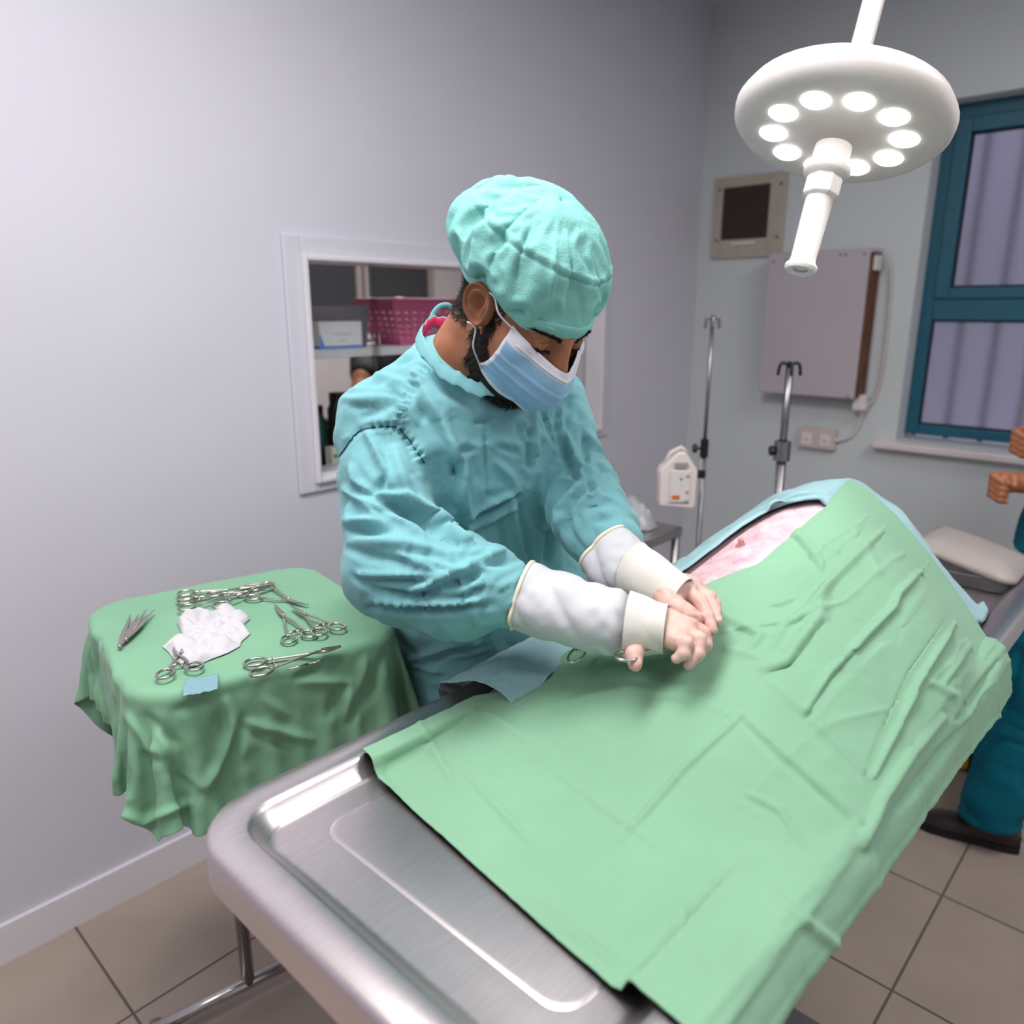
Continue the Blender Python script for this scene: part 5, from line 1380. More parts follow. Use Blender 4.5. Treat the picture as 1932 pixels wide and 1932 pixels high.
# clear suture packet
q = [pixz(x, y, ZI - .002) for x, y in ((348, 1285), (413, 1273), (411, 1304), (345, 1317))]
P = np.zeros((24, 16, 3))
for i in range(24):
    for j in range(16):
        s_, t_ = i / 23, j / 15; p = (q[0] * (1 - s_) + q[1] * s_) * (1 - t_) + (q[3] * (1 - s_) + q[2] * s_) * t_; P[i, j] = p
P[..., 2] += .001 + np.abs(vnoise(P, 120, 95, 2)) * .003
pk = grid_obj('suture_packet', P, mat('blue_film', srgb(150, 190, 200), .12, spec=.8, trans=.35, ior=1.2), None, solid=.0008)
tag(pk, 'small shiny blue plastic suture packet near the stand edge', 'packet')

# ------------------------------------------------------------------ clamp in the right hand, towel clips on the drape
a, b_, t = pix(1195, 1236, .962), pix(1286, 1205, .985), pix(1332, 1216, 1.0)
o = thing('hand_clamp', 'steel clamp held in the right gloved hand', 'clamp', tuple(a))
for c, e in ((a, 1), (b_, -1)):
    pts = spline([c, (c + t) / 2 + np.array([0, 0, .003 * e]), t * .85 + c * .15, t], 20) if e == 1 else spline([c, c * .4 + t * .6, t], 14)
    B().tube(pts, np.linspace(.0024, .0014, len(pts)), 8).build('arm', m_inst, o, world=True)
dr = (t - a) / np.linalg.norm(t - a); n2 = np.cross(dr, np.array([0, 0, 1.0])); n2 /= np.linalg.norm(n2)
rg = np.array([a - dr * .010 + dr * .0145 * math.cos(k) + n2 * .0125 * math.sin(k) for k in np.linspace(0, 2 * math.pi, 30, endpoint=False)])
B().tube(rg, .0021, 8, close=True).build('finger_ring', m_inst, o, world=True)
for lab, (x, y, D) in (('steel towel clip ring peeking from under the blue flap', (1088, 1240, 1.03)),):
    c = pix(x, y, D); c[2] = max(c[2], float(table_floor(np.array([c[0]]), np.array([c[1]]))[0]) + .012)
    o = thing('towel_clip', lab, 'clip', tuple(c))
    for s_ in (0, 1):
        cc = c + np.array([.034 * s_, .014 * s_, .004])
        B().tube(np.array([cc + np.array([.014 * math.cos(k), .010 * math.sin(k), .006 * math.cos(k)]) for k in np.linspace(0, 2 * math.pi, 28, endpoint=False)]), .0018, 8, close=True).build('finger_ring', m_inst, o, world=True)
        B().tube([cc + np.array([.014, .0, .006]), c + np.array([.06, .012, .008])], .002, 8).build('arm', m_inst, o, world=True)
# ------------------------------------------------------------------ surgical lamp
m_lampw = mat('lamp_white', srgb(232, 226, 222), 0.35, var=.03)
hb, ht = np.array([1.328, .572, 1.562]), np.array([1.390, .568, 1.722])
ax = (ht - hb) / np.linalg.norm(ht - hb)
lp = thing('surgical_lamp', 'white surgical lamp with grip handle hanging over the table', 'lamp', (1.5, .56, CEIL))
def along(r): return hb + ax * r
hl = float(np.linalg.norm(ht - hb))
B().lathe([(.0001, .004), (.012, .004), (.0125, 0), (.0235, -.002), (.0265, .002), (.0265, .007), (.0215, .012), (.0205, .02), (.0225, .12), (.0225, .128)], tuple(hb), 28, tuple(ax)).build('handle', m_lampw, lp, angle=50, world=True)
B().lathe([(.0001, .003), (.011, .003), (.0115, -.0005)], tuple(hb + ax * .0022), 20, tuple(ax)).build('handle_tip', m_grey, lp, world=True)
n8 = []
for r, z in ((.0235, .124), (.031, .128), (.031, .155), (.0275, .162)):
    n8.append((r, z))
B().lathe(n8, tuple(hb), 8, tuple(ax)).build('nut', m_lampw, lp, smooth=False, bevel=.002, world=True)
B().lathe([(.026, .160), (.036, .164), (.038, .170), (.038, .176), (.030, .182), (.030, .215)], tuple(hb), 28, tuple(ax)).build('flange', m_lampw, lp, angle=50, world=True)
hc = along(.235)
B().lathe([(.0001, .0), (.150, .0), (.165, .004), (.176, .016), (.178, .030), (.168, .048), (.120, .068), (.05, .078), (.0001, .080)], tuple(hc), 48, tuple(ax)).build('lamp_head', m_lampw, lp, angle=50, world=True)
m_led = mat('led_lens', (1, 1, 1, 1), .3, emit=(1, .98, .94, 1), estr=8)
m_led.cycles.emission_sampling = 'NONE'
e1 = np.cross(ax, np.array([0, 1.0, 0])); e1 /= np.linalg.norm(e1); e2 = np.cross(ax, e1)
for k in range(10):
    a = 2 * math.pi * k / 10; c = hc + (e1 * math.cos(a) + e2 * math.sin(a)) * .105
    B().lathe([(.0001, -.004), (.020, -.004), (.024, -.001), (.024, .002)], tuple(c), 18, tuple(ax)).build('lens', m_led, lp, angle=50, world=True)
top = hc + ax * .078
B().tube(spline([top, top + ax * .06, np.array([1.62, .56, 2.22]), np.array([1.9, .56, 2.30]), np.array([1.95, .56, 2.45]), np.array([1.95, .56, CEIL - .05])], 40), .018, 14).build('arm', m_lampw, lp, world=True)
B().lathe([(.0001, -.06), (.07, -.06), (.08, -.045), (.08, 0)], (1.95, .56, CEIL), 28).build('ceiling_mount', m_lampw, lp, angle=50, world=True)
l = bpy.data.lights.new('surgical_lamp_beam', 'SPOT'); l.energy = LAMP_W; l.color = (1, .97, .93); l.spot_size = math.radians(58); l.spot_blend = 1.0; l.shadow_soft_size = .11
lo = bpy.data.objects.new('surgical_lamp_beam', l); COL.objects.link(lo); lo.location = tuple(hc - ax * .02); lo.rotation_euler = Vector(tuple(-ax)).to_track_quat('-Z', 'Y').to_euler()

# ------------------------------------------------------------------ drip stands, pump, side trolley
def iv_stand(label, x, y, ztop, r, black, zclamp, knob_dir):
    o = thing('drip_stand', label, 'drip stand', (x, y, 0), group='drip stands')
    B().tube([(x, y, .06), (x, y, zclamp - .03)], r * 1.35, 14).build('lower_tube', m_sfr, o, world=True)
    B().tube([(x, y, zclamp - .04), (x, y, ztop)], r, 12).build('upper_tube', m_sfr, o, world=True)
    B().lathe([(r * 1.2, -.03), (r * 2.2, -.028), (r * 2.2, .028), (r * 1.2, .03)], (x, y, zclamp), 16).build('clamp_collar', m_black if not black else m_sfr, o, angle=40, world=True)
    kx = np.array([x, y, zclamp]) + np.array(knob_dir) * .03
    B().tube([np.array([x, y, zclamp]), kx], .004, 8).build('knob_stem', m_black, o, world=True)
    B().lathe([(.0001, .006), (.013, .006), (.015, 0), (.013, -.006), (.0001, -.006)], tuple(kx), 8, knob_dir).build('knob', m_black, o, angle=40, world=True)
    hm = m_black if black else m_sfr
    for k in range(4):
        a = math.pi / 2 * k + .6; d = np.array([math.cos(a), math.sin(a), 0]) * (1.0 if black else .7)
        c = np.array([x, y, ztop])
        B().tube(spline([c, c + d * .014 + np.array([0, 0, .012]), c + d * .026 + np.array([0, 0, .006]), c + d * .030 + np.array([0, 0, -.022])], 14), .0045, 8).build('hook', hm, o, world=True)
    for k in range(5):
        a = 2 * math.pi * k / 5; e = np.array([x + .13 * math.cos(a + .3), y + .13 * math.sin(a + .3), .06])
        B().tube([(x, y, .075), tuple(e)], .011, 8).build('leg', m_sfr, o, world=True)
        B().lathe([(.0001, 0), (.02, 0), (.024, .012), (.024, .038), (.012, .05), (.0001, .05)], (e[0], e[1], 0), 12).build('castor', m_black, o, angle=40, world=True)
    return o
iv_stand('thin steel drip stand in the corner carrying a white pump', 2.175, 1.195, 1.462, .0058, False, 1.07, (-.682, .731, 0))
iv_stand('thick steel drip stand with black hooks before the metal box', 2.115, .915, 1.34, .0105, True, 1.105, (-.682, .731, 0))
# infusion pump clamped to the thin stand, facing the camera
pp = thing('infusion_pump', 'white plastic pump with orange label clamped to thin drip stand', 'pump', (2.05, 1.205, .985), rot=(0, 0, math.radians(-47)))
m_pump = mat('pump_plastic', srgb(232, 220, 216), .45, var=.04)
prof = [(-.062, -.075), (.040, -.085), (.048, -.078), (.050, .035), (.012, .092), (-.012, .092), (-.058, .045), (-.066, .03)]
V_ = [(x, -.028, z) for x, z in prof] + [(x, .028, z) for x, z in prof]; k = len(prof)
mesh('casing', V_, [tuple(range(k)), tuple(reversed(range(k, 2 * k)))] + [(i, k + i, k + (i + 1) % k, (i + 1) % k) for i in range(k)], m_pump, pp, smooth=False, bevel=.006)
B().box((-.004, -.031, -.012), (.062, .008, .10)).build('front_panel', m_whitepl, pp, smooth=False, bevel=.003)
B().box((-.016, -.0365, -.045), (.024, .002, .012)).build('orange_label', mat('orange_print', srgb(228, 108, 40), .5), pp, smooth=False)
B().box((-.004, -.0365, .055), (.04, .004, .014)).build('display_slot', mat('grey_slot', srgb(160, 150, 148), .5), pp, smooth=False)
for x, z in ((.018, .02), (.018, -.03), (.018, -.058), (-.002, .012)):
    B().lathe([(.0001, .003), (.004, .002), (.0045, 0)], (x, -.035, z), 10, (0, -1, 0)).build('button', m_sfr, pp)
B().box((.064, .0, .02), (.030, .018, .025)).build('pole_bracket', m_black, pp, smooth=False, bevel=.003)
B().tube([(-.05, 0, .05), (-.03, 0, .088), (.0, 0, .104), (.02, 0, .088)], .006, 8).build('carry_handle', m_pump, pp)

tr = thing('side_trolley', 'steel side trolley against the hatch wall behind the surgeon', 'trolley', (1.75, 1.40, 0))
tx0, tx1, ty0, ty1, tz = 1.46, 2.02, 1.165, 1.60, .85
B().span((tx0, ty0, tz - .03), (tx1, ty1, tz)).build('trolley_top', m_steel2, tr, smooth=False, bevel=.004, world=True)
B().span((tx0 + .02, ty0 + .02, .30), (tx1 - .02, ty1 - .02, .32)).build('lower_shelf', m_steel2, tr, smooth=False, bevel=.004, world=True)
for x in (tx0 + .015, tx1 - .015):
    for y in (ty0 + .015, ty1 - .015):
        B().tube([(x, y, .06), (x, y, tz - .03)], .0125, 10).build('leg', m_sfr, tr, world=True)
        B().lathe([(.0001, 0), (.022, 0), (.026, .014), (.026, .044), (.012, .06), (.0001, .06)], (x, y, 0), 12).build('castor', m_black, tr, angle=40, world=True)
m_film = mat('clear_film', (.80, .84, .88, 1), .14, trans=.55, ior=1.25, spec=.9)
for i, (x, y, s_, lab, nm, mm) in enumerate(((1.93, 1.30, .095, 'crumpled clear plastic wrap on the side trolley', 'plastic_wrap', m_film), (1.80, 1.215, .05, 'crumpled white paper wrapper on the side trolley', 'paper_wrapper', mat('white_paper', srgb(232, 232, 236), .8)))):
    P = np.zeros((48, 20, 3))
    for a in range(48):
        for j in range(20):
            f = j / 19; r = s_ * f * (1 + .18 * math.sin(3 * a * 2 * math.pi / 48 + i)); P[a, j] = (x + r * math.cos(2 * math.pi * a / 48), y + r * .8 * math.sin(2 * math.pi * a / 48), tz + .003 + (.075 if i == 0 else .04) * (1 - f ** 2))
    P[..., 2] += np.abs(vnoise(P, 26, 97 + i, 2)) * .022 * (1 - np.linspace(0, 1, 20)[None] ** 3); P[..., :2] += vnoise(P, 30, 99 + i, 2)[..., None] * .006
    tag(grid_obj(nm, P[::-1], mm, None, wrap=True), lab, 'wrapper' if i else 'plastic wrap')

# ------------------------------------------------------------------ right-hand corner: small trolley, plastic bin, yellow case
m_clear = mat('clear_plastic', (.92, .93, .95, 1), .12, trans=.85, ior=1.25, spec=.6)
m_lid = mat('milky_lid', srgb(222, 212, 208), .25, trans=.6, ior=1.2)
bn = thing('storage_bin', 'shallow clear plastic box with milky lid on the far table end', 'box', (1.865, .345, .9262))
V = []
for off, z in ((.012, .0), (.008, .003), (0, .030), (-.004, .032)):
    V.append([(x, y, z) for x, y in rrect(-.095 + off, .095 - off, -.085 + off, .10 - off, .025)])
n = len(V[0]); F = [tuple(reversed(range(n)))]
for i in range(3):
    for j in range(n): F.append((i * n + j, i * n + (j + 1) % n, (i + 1) * n + (j + 1) % n, (i + 1) * n + j))
mesh('tub', [p for r in V for p in r], F, m_clear, bn, angle=50, solid=.002)
V = []
Rl = Matrix.Translation((0, .005, .052)) @ Matrix.Rotation(math.radians(13), 4, 'X')
for off, z in ((-.006, -.008), (-.008, 0), (-.005, .006), (.014, .016), (.04, .021), (.07, .022)):
    V.append([Rl @ Vector((x, y, z)) for x, y in rrect(-.095 + off, .095 - off, -.09 + off, .10 - off, max(.010, .03 - off * .2))])
n = len(V[0]); F = []
for i in range(5):
    for j in range(n): F.append((i * n + j, i * n + (j + 1) % n, (i + 1) * n + (j + 1) % n, (i + 1) * n + j))
F.append(tuple(5 * n + j for j in range(n)))
mesh('lid', [tuple(p) for r in V for p in r], F, m_lid, bn, angle=60, solid=.003)
yc_ = thing('yellow_case', 'yellow plastic case with black straps on the floor behind the assistant', 'case', (2.78, .40, 0), rotz=.5)
m_yel = mat('yellow_plastic', srgb(226, 170, 22), .45, var=.08, vscale=12)
B().box((0, 0, .10), (.13, .24, .20)).build('shell', m_yel, yc_, smooth=False, bevel=.018)
for y in (-.06, .06): B().box((0, y, .10), (.136, .022, .206)).build('strap', m_black, yc_, smooth=False, bevel=.004)
B().tube(spline([(-.066, .07, .15), (-.11, .05, .12), (-.13, .0, .04), (-.12, -.05, .03), (-.10, -.09, .08), (-.066, -.08, .14)], 30), .007, 8).build('cable_loop', m_black, yc_)
B().tube(spline([(-.066, .05, .17), (-.10, .02, .13), (-.115, -.02, .08), (-.10, -.05, .10), (-.066, -.04, .16)], 30), .006, 8).build('cable_loop', m_black, yc_)

# ------------------------------------------------------------------ assistant at the right edge
m_scrub = mat('petrol_scrubs', srgb(8, 104, 124), 0.8, spec=.2, var=.15, vscale=10, bump=.2, bscale=900)
m_skin2 = mat('tan_skin', srgb(190, 128, 92), 0.5, col2=srgb(170, 108, 76), vscale=25, sss=.1)
asn = thing('person', 'assistant in petrol scrubs standing at the right edge of the picture', 'person', (2.60, .20, 0))
HIP = np.array([2.615, .21, .88]); CH = np.array([2.66, .20, 1.30]); NK = np.array([2.665, .215, 1.44]); HD = np.array([2.66, .245, 1.57])
legs = [([HIP + np.array([-.075, .02, 0]), np.array([2.43, .265, .48]), np.array([2.345, .30, .09])], [.09, .066, .048]), ([HIP + np.array([.085, -.01, 0]), np.array([2.70, .20, .48]), np.array([2.72, .15, .09])], [.09, .066, .048])]
LH = pix(1893, 912, 2.12); RH = pix(1934, 828, 2.16)
arms = [([CH + np.array([-.17, .02, .06]), LH + np.array([.10, -.22, .06]), LH + np.array([.055, -.04, .0])], [.050, .040, .030]), ([CH + np.array([.17, .02, .06]), RH + np.array([.22, -.18, -.02]), RH + np.array([.05, -.03, 0])], [.050, .040, .028])]
def as_skin(X):
    d = chain_sd(X, [HIP, CH, NK], [.12, .115, .055], .04); d = smin(d, sd_ell(X, HD, (.078, .098, .115)), .02)
    for p, r in arms: d = smin(d, chain_sd(X, p, r, .02), .02); d = smin(d, sd_caps(X, CH + np.array([0, 0, .06]), p[0], .06, .05), .02)
    for p, r in legs: d = smin(d, chain_sd(X, p, [q * .86 for q in r], .02), .02)
    return d
def as_hands(X):
    d = None
    for pth, r in arms: q = sd_caps(X, pth[1], pth[2], r[1], r[2]); d = q if d is None else np.minimum(d, q)
    for c, sg_ in ((LH, 1), (RH, 1)):                        # loosely closed fists
        w0 = c + np.array([.045, -.03, 0])
        d = smin(d, sd_caps(X, w0, c, .027, .028), .012)
        for k in range(4):
            a = c + np.array([-.012 + .002 * k, .012, .026 - .017 * k]); b1 = a + np.array([-.022, .008, -.004]); b2 = b1 + np.array([-.002, -.022, -.012]); b3 = b2 + np.array([.016, -.012, -.006])
            d = smin(d, chain_sd(X, [a, b1, b2, b3], [.0105, .0098, .009, .0075], .004), .005)
        d = smin(d, chain_sd(X, [c + np.array([.01, -.005, .022]), c + np.array([-.012, -.024, .020]), c + np.array([-.026, -.030, .004])], [.012, .0105, .009], .005), .006)
    return d
V, F = surface_nets(as_skin, (2.2, -.16, .02), (3.02, .62, 1.72), .0105)
for c in (LH, RH):
    Vh, Fq = surface_nets(as_hands, c - np.array([.075, .075, .07]), c + np.array([.075, .075, .06]), .004); F = np.concatenate([F, Fq + len(V)]); V = np.concatenate([V, Vh])
me = bpy.data.meshes.new('body'); me.from_pydata(V.tolist(), [], F.tolist()); me.update(); ab = finish('body', me, m_skin2, asn, world=True)
def as_hair(X): return np.maximum(sd_ell(X, HD + np.array([0, -.012, .02]), (.088, .105, .115)), -(X[:, 2] - (HD[2] - .02) - (X[:, 1] - HD[1]) * .9))
V, F = surface_nets(as_hair, (2.53, .08, 1.44), (2.80, .40, 1.76), .009); me = bpy.data.meshes.new('hair'); me.from_pydata(V.tolist(), [], F.tolist()); me.update(); finish('hair', me, m_hair, ab, world=True)
def as_shirt(X):
    d = chain_sd(X, [HIP + np.array([-.01, 0, -.06]), HIP + np.array([0, 0, .12]), CH, NK + np.array([0, 0, -.05])], [.190, .165, .150, .06], .05)
    for p, r in arms: d = smin(d, sd_caps(X, p[0], p[0] * .45 + p[1] * .55, .070, .066), .03); d = smin(d, sd_caps(X, CH + np.array([0, 0, .05]), p[0], .075, .065), .03)
    return np.maximum(d, (HIP[2] - .05) - X[:, 2])
def as_trs(X):
    d = sd_caps(X, HIP + np.array([-.05, 0, 0]), HIP + np.array([.05, 0, 0]), .145)
    for p, r in legs: d = smin(d, chain_sd(X, p, [.110, .092, .082], .03), .02)
    return np.maximum(np.maximum(d, X[:, 2] - (HIP[2] + .05)), .075 - X[:, 2])
for nm, f, lo_, hi_, sdn in (('scrub_top', as_shirt, (2.30, -.12, .78), (3.0, .52, 1.48), 3), ('scrub_trousers', as_trs, (2.2, -.1, .05), (2.95, .50, .96), 5)):
    V, F = surface_nets(f, lo_, hi_, .012); n = len(V)
    axv = np.tile(np.array([0, 0, 1.0]), (n, 1)); sdv = np.abs(vnoise(V * np.array([13, 13, 9]), 1, 110 + sdn, 1)) * .026 - .008 + .010 * vnoise(V * np.array([6, 6, 16]), 1, 120 + sdn, 1)
    X = wrinkle(V, F, axv, np.full(n, .10), np.full(n, .08), .024, steps=18, seed=sdv, bendl=.06)
    me = bpy.data.meshes.new(nm); me.from_pydata(X.tolist(), [], F.tolist()); me.update(); finish(nm, me, m_scrub, asn, subsurf=1, world=True)
m_shoe = mat('dark_brown_leather', srgb(44, 32, 30), .35, var=.2, vscale=20)
for p, ang in ((np.array([2.350, .295]), math.radians(14)), (np.array([2.72, .15]), math.radians(-4))):
    prof = [(-.075, .030, .055), (-.05, .038, .085), (0, .040, .092), (.05, .040, .072), (.10, .047, .056), (.15, .046, .046), (.185, .034, .036), (.20, .018, .026)]
    V_ = []
    for y, w_, h in prof:
        for j in range(18):
            a = 2 * math.pi * j / 18; x, z = w_ * math.cos(a), (.018 + (h - .018) * max(0, math.sin(a)) if math.sin(a) >= 0 else .018)
            V_.append((p[0] + x * math.cos(ang) - y * math.sin(ang), p[1] + x * math.sin(ang) + y * math.cos(ang), z))
    k = len(prof); F_ = [(i * 18 + j, i * 18 + (j + 1) % 18, (i + 1) * 18 + (j + 1) % 18, (i + 1) * 18 + j) for i in range(k - 1) for j in range(18)] + [tuple(range(18)), tuple(reversed(range((k - 1) * 18, k * 18)))]
    sh = mesh('shoe', V_, F_, m_shoe, asn, subsurf=1, world=True)
    ol = np.array([(w_ * s_ * 1.06, y) for s_, seq in ((1, prof), (-1, prof[::-1])) for y, w_, h in seq]); oo = []
    for z in (0, .020): oo += [(p[0] + x * math.cos(ang) - y * math.sin(ang), p[1] + x * math.sin(ang) + y * math.cos(ang), z) for x, y in ol]
    q = len(ol); mesh('sole', oo, [tuple(reversed(range(q))), tuple(range(q, 2 * q))] + [(i, (i + 1) % q, q + (i + 1) % q, q + i) for i in range(q)], m_black, sh, angle=40, world=True)

# ------------------------------------------------------------------ the room seen through the hatch
m_dim = mat('dim_wall', srgb(196, 188, 188), .7, var=.05)
struct('floor_back_room', B().span((.2, YW + .12, -.08), (4.6, 4.3, -.004)), m_tile)
struct('wall_far', B().span((.2, 4.2, 0), (4.6, 4.3, 2.74)), m_dim)
struct('wall_far_left', B().span((.2, YW + .12, 0), (.3, 4.2, 2.74)), m_dim)
struct('wall_far_right', B().span((4.5, YW + .12, 0), (4.6, 4.2, 2.74)), m_dim)
struct('ceiling_back_room', B().span((.2, YW + .12, 2.3), (4.6, 4.3, 2.38)), m_dim)
area('back_room_light', (2.6, 3.1, 2.27), (0, 0, 0), 1.0, .5, 30, (1, .96, .93))
w3 = tag(bpy.data.objects.new('window_3', None), kind='structure'); COL.objects.link(w3); w3.location = (3.0, 4.2, 1.5)
m_dkgl = mat('dark_pane', srgb(60, 60, 62), .15, spec=.6)
for (a, c) in ((2.30, 3.02), (3.12, 3.62)):
    B().span((a, 4.17, 1.42), (c, 4.18, 1.80)).build('pane', m_dkgl, w3, smooth=False, world=True)
    for q in (((a - .04, 4.15, 1.38), (a, 4.2, 1.84)), ((c, 4.15, 1.38), (c + .04, 4.2, 1.84)), ((a, 4.15, 1.38), (c, 4.2, 1.42)), ((a, 4.15, 1.80), (c, 4.2, 1.84))):
        B().span(*q).build('frame_bar', mat('taupe_frame', srgb(150, 140, 138), .6), w3, smooth=False, world=True)
sh = thing('wall_shelf', 'white shelf board behind the hatch glass', 'shelf', (1.9, 2.17, 1.36))
B().span((1.22, YW + .125, 1.352), (2.62, 2.34, 1.378)).build('board', m_trim, sh, smooth=False, bevel=.002, world=True)
for x in (1.235, 2.60):
    B().span((x - .012, YW + .125, 1.0), (x + .012, 2.34, 1.352)).build('side_panel', m_trim, sh, smooth=False, world=True)
ct = thing('counter', 'pale counter below the shelf inside the hatch', 'counter', (1.9, 2.35, 0))
B().span((.9, YW + .125, .955), (3.2, 2.60, .985)).build('worktop', mat('counter_top', srgb(206, 200, 200), .4), ct, smooth=False, bevel=.003, world=True)
B().span((.95, YW + .16, 0), (3.15, 2.56, .955)).build('cupboard', m_dim, ct, smooth=False, world=True)
# clear tub with a carton in it
tb = thing('plastic_tub', 'translucent plastic tub on the shelf behind the hatch', 'tub', (1.45, 2.16, 1.379))
V = []
for off, z in ((.012, 0), (.008, .003), (0, .125), (-.006, .128)): V.append([(x, y, z) for x, y in rrect(-.115 + off, .115 - off, -.08 + off, .08 - off, .02, 5)])
n = len(V[0]); F = [tuple(reversed(range(n)))] + [(i * n + j, i * n + (j + 1) % n, (i + 1) * n + (j + 1) % n, (i + 1) * n + j) for i in range(3) for j in range(n)]
mesh('shell', [p for r in V for p in r], F, mat('milky_plastic', srgb(206, 202, 210), .25, trans=.7, ior=1.15), tb, angle=50, solid=.002)
cr = thing('carton', 'white and blue carton standing before the plastic tub', 'carton', (1.415, 2.055, 1.379))
B().box((0, 0, .045), (.155, .035, .072)).build('carton_face', mat('carton_white', srgb(236, 232, 234), .6), cr, smooth=False, bevel=.001)
B().box((0, 0, .0045), (.156, .036, .009)).build('blue_base', mat('carton_blue', srgb(104, 140, 208), .6), cr, smooth=False)
V_ = [(-.0785, -.0181, .009), (-.062, -.0181, .009), (-.0785, -.0181, .05)]
mesh('blue_corner', V_, [(0, 1, 2)], MATS['carton_blue'], cr, smooth=False)
for z, w_ in ((.046, .07), (.040, .05), (.024, .03)): B().box((.005, -.0178, z), (w_, .0006, .0018)).build('print_line', mat('grey_print', srgb(170, 168, 176), .7), cr, smooth=False)
B().box((0.03, .02, .1), (.10, .03, .03)).build('paper_stack', mat('pale_pink_paper', srgb(226, 190, 184), .8), tb, smooth=False)
# pink basket with punched holes
bk = thing('basket', 'pink perforated plastic basket on the shelf behind the hatch', 'basket', (1.84, 2.165, 1.379))
m_pink = mat('pink_plastic', srgb(214, 104, 146), .45, var=.05)
def bwall(p0, p1, q0, q1, nx, nz, nm):
    # a panel between bottom edge p0-p1 and top edge q0-q1 with a grid of holes
    p0, p1, q0, q1 = map(np.array, (p0, p1, q0, q1)); fx = np.sort(np.r_[np.linspace(0, 1, nx + 1), np.linspace(0, 1, nx + 1)[1:-1]]); 
    us = [0.0]; 
    for i in range(nx): us += [(i + .22) / nx, (i + .74) / nx]
    us += [1.0]; vs = [0.0]
    for i in range(nz): vs += [.12 + (i + .28) / nz * .70, .12 + (i + .68) / nz * .70]
    vs += [1.0]
    V_ = []; F_ = []
    for v in vs:
        for u in us: V_.append((p0 * (1 - u) + p1 * u) * (1 - v) + (q0 * (1 - u) + q1 * u) * v)
    w_ = len(us)
    for j in range(len(vs) - 1):
        for i in range(w_ - 1):
            if i % 2 == 1 and j % 2 == 1: continue
            F_.append((j * w_ + i, j * w_ + i + 1, (j + 1) * w_ + i + 1, (j + 1) * w_ + i))
    mesh(nm, V_, F_, m_pink, bk, smooth=False, solid=.003)
b0 = [(-.15, -.07, 0), (.20, -.07, 0), (.20, .07, 0), (-.15, .07, 0)]; t0 = [(-.205, -.105, .145), (.25, -.105, .145), (.25, .105, .145), (-.205, .105, .145)]
for i, nx in enumerate((12, 5, 12, 5)): bwall(b0[i], b0[(i + 1) % 4], t0[i], t0[(i + 1) % 4], nx, 5, 'side_wall')
mesh('bottom', b0, [(0, 1, 2, 3)], m_pink, bk, smooth=False, solid=.003)
B().tube(np.array([(x, y, .147) for x, y in rrect(-.207, .252, -.107, .107, .02, 5)]), .006, 8, close=True).build('rim', m_pink, bk)
# bottles and medicine cartons on the counter
def bottle(label, x, y, r, h, m, m2, cat='bottle'):
    o = thing('bottle', label, cat, (x, y, .985), group='bottles on the counter inside the hatch')
    B().lathe([(.0001, 0), (r, 0), (r, h * .78), (r * .78, h * .86), (r * .70, h * .90)], (0, 0, 0), 18).build('flask', m, o, angle=45)
    B().lathe([(r * .80, h * .88), (r * .80, h), (.0001, h)], (0, 0, 0), 16).build('cap', m2, o, angle=45)
m_dkgreen = mat('dark_green_plastic', srgb(30, 70, 62), .4)
bottle('tall black bottle with black cap at the hatch edge', 1.445, 2.12, .036, .25, m_black, m_black)
bottle('dark green bottle beside the black one inside the hatch', 1.385, 2.16, .030, .21, m_dkgreen, m_black)
bottle('short black bottle nearest the surgeon inside the hatch', 1.53, 2.12, .032, .22, m_black, m_whitepl)
bottle('squat dark bottle behind the others inside the hatch', 1.48, 2.24, .036, .15, m_black, m_dkgreen)
mb = thing('medicine_box', 'small cream carton with two green stripes inside the hatch', 'carton', (1.385, 2.06, .985))
B().box((0, 0, .045), (.055, .035, .09)).build('carton_face', mat('cream_card', srgb(226, 220, 204), .7), mb, smooth=False, bevel=.001)
for z in (.032, .062): B().box((-.006, -.0178, z), (.030, .0008, .012)).build('green_stripe', mat('green_print', srgb(40, 166, 140), .6), mb, smooth=False)
mb = thing('medicine_box', 'plain cream carton right of the striped one inside the hatch', 'carton', (1.452, 2.05, .985))
B().box((0, 0, .04), (.05, .03, .08)).build('carton_face', MATS['cream_card'], mb, smooth=False, bevel=.001)
B().box((.0, -.0153, .05), (.03, .0006, .01)).build('print_line', MATS['grey_print'], mb, smooth=False)
# things at the right end of the hatch
o = thing('paper_notice', 'grey paper sheet hung at the right end of the hatch', 'paper', (2.62, 2.16, 1.30))
B().box((0, 0, 0), (.20, .004, .30), Matrix.Rotation(-.25, 3, 'Z')).build('sheet', mat('grey_paper', srgb(188, 180, 182), .8), o, smooth=False)
o = thing('bundle', 'rolled blue cloth bundle at the right end of the hatch', 'cloth bundle', (2.74, 2.20, .986))
P = np.zeros((40, 18, 3))
for a in range(40):
    for j in range(18):
        f = math.pi * j / 17; P[a, j] = (.06 * math.sin(f) * math.cos(2 * math.pi * a / 40), .05 * math.sin(f) * math.sin(2 * math.pi * a / 40), .105 + .045 * -math.cos(f))
P += vnoise(P, 40, 131, 2)[..., None] * .006
grid_obj('roll', P, mat('slate_blue_cloth', srgb(92, 122, 138), .8), o, wrap=True)
B().box((.0, 0, .03), (.13, .10, .058)).build('tray_box', mat('tan_card', srgb(186, 160, 124), .7), o, smooth=False, bevel=.003)
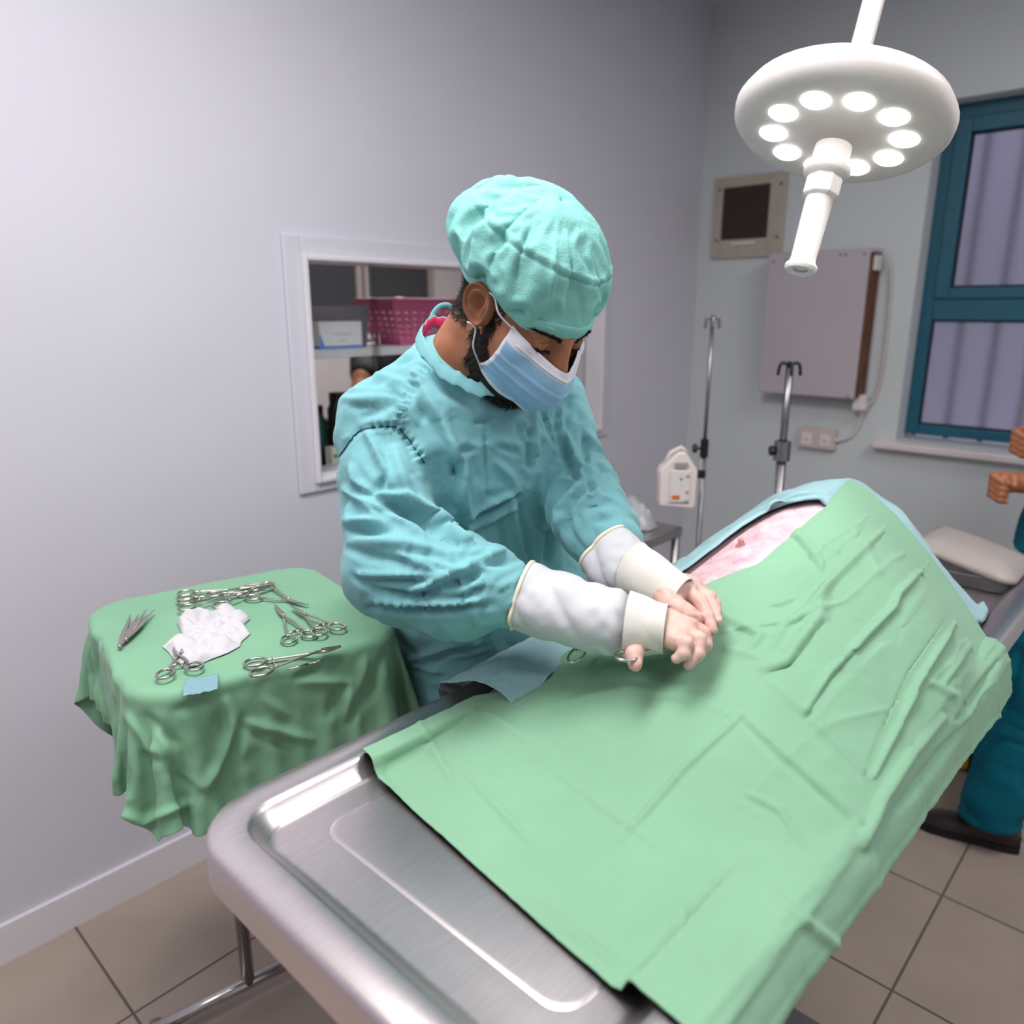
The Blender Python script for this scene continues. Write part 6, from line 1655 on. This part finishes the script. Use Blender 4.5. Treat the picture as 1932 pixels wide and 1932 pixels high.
# colleague in black behind the hatch
cg = thing('person', 'colleague in a black shirt behind the hatch, arm lowered', 'person', (2.27, 3.0, 0))
SH = np.array([2.30, 3.02, 1.30]); EB = np.array([2.10, 2.88, 1.20]); HN = np.array([1.97, 2.78, 1.06])
def cg_sd(X):
    d = chain_sd(X, [np.array([2.34, 3.06, .92]), np.array([2.36, 3.03, 1.19]), np.array([2.37, 3.00, 1.34])], [.13, .13, .055], .05); d = smin(d, sd_ell(X, np.array([2.40, 2.97, 1.45]), (.075, .09, .10)), .02)
    d = smin(d, chain_sd(X, [SH + np.array([-.08, 0, 0]), EB, HN], [.055, .042, .028], .02), .03)
    d = smin(d, chain_sd(X, [SH + np.array([.22, .05, 0]), np.array([2.60, 2.95, 1.14]), np.array([2.45, 2.75, 1.06])], [.055, .042, .028], .02), .03)
    for k in range(4): d = smin(d, chain_sd(X, [HN, HN + np.array([-.02 + .016 * k, -.03, -.04]), HN + np.array([-.02 + .016 * k, -.04, -.075])], [.02, .010, .008], .006), .008)
    d = smin(d, chain_sd(X, [HN, HN + np.array([.03, -.02, -.02]), HN + np.array([.036, -.04, -.05])], [.016, .011, .009], .006), .008)
    for sx in (-1, 1): d = smin(d, chain_sd(X, [np.array([2.35 + sx * .09, 3.06, .9]), np.array([2.35 + sx * .1, 3.06, .5]), np.array([2.35 + sx * .1, 3.08, .03])], [.10, .07, .05], .02), .03)
    return d
V, F = surface_nets(cg_sd, (1.85, 2.6, -.02), (2.8, 3.3, 1.76), .014); me = bpy.data.meshes.new('body'); me.from_pydata(V.tolist(), [], F.tolist()); me.update(); cgb = finish('body', me, m_skin2, cg, world=True)
def cg_cl(X):
    d = chain_sd(X, [np.array([2.34, 3.06, .90]), np.array([2.36, 3.03, 1.18]), np.array([2.37, 3.00, 1.31])], [.155, .150, .065], .05)
    d = smin(d, sd_caps(X, SH + np.array([-.08, 0, 0]), SH * .12 + EB * .88, .068, .064), .03); d = smin(d, sd_caps(X, SH + np.array([.22, .05, 0]), np.array([2.60, 2.97, 1.22]), .068, .062), .03)
    return np.maximum(d, .82 - X[:, 2])
V, F = surface_nets(cg_cl, (1.9, 2.7, .75), (2.85, 3.35, 1.52), .014); me = bpy.data.meshes.new('shirt'); me.from_pydata(V.tolist(), [], F.tolist()); me.update(); finish('shirt', me, mat('black_jersey', srgb(18, 18, 22), .8), cg, world=True)
def cg_tr(X):
    d = sd_caps(X, (2.29, 3.06, .86), (2.41, 3.06, .86), .15)
    for sx in (-1, 1): d = smin(d, chain_sd(X, [np.array([2.35 + sx * .09, 3.06, .85]), np.array([2.35 + sx * .1, 3.06, .5]), np.array([2.35 + sx * .1, 3.08, .06])], [.12, .09, .075], .02), .03)
    return np.maximum(d, .03 - X[:, 2])
V, F = surface_nets(cg_tr, (2.0, 2.8, 0), (2.7, 3.3, 1.05), .016); me = bpy.data.meshes.new('trousers'); me.from_pydata(V.tolist(), [], F.tolist()); me.update(); finish('trousers', me, MATS['black_jersey'], cg, world=True)
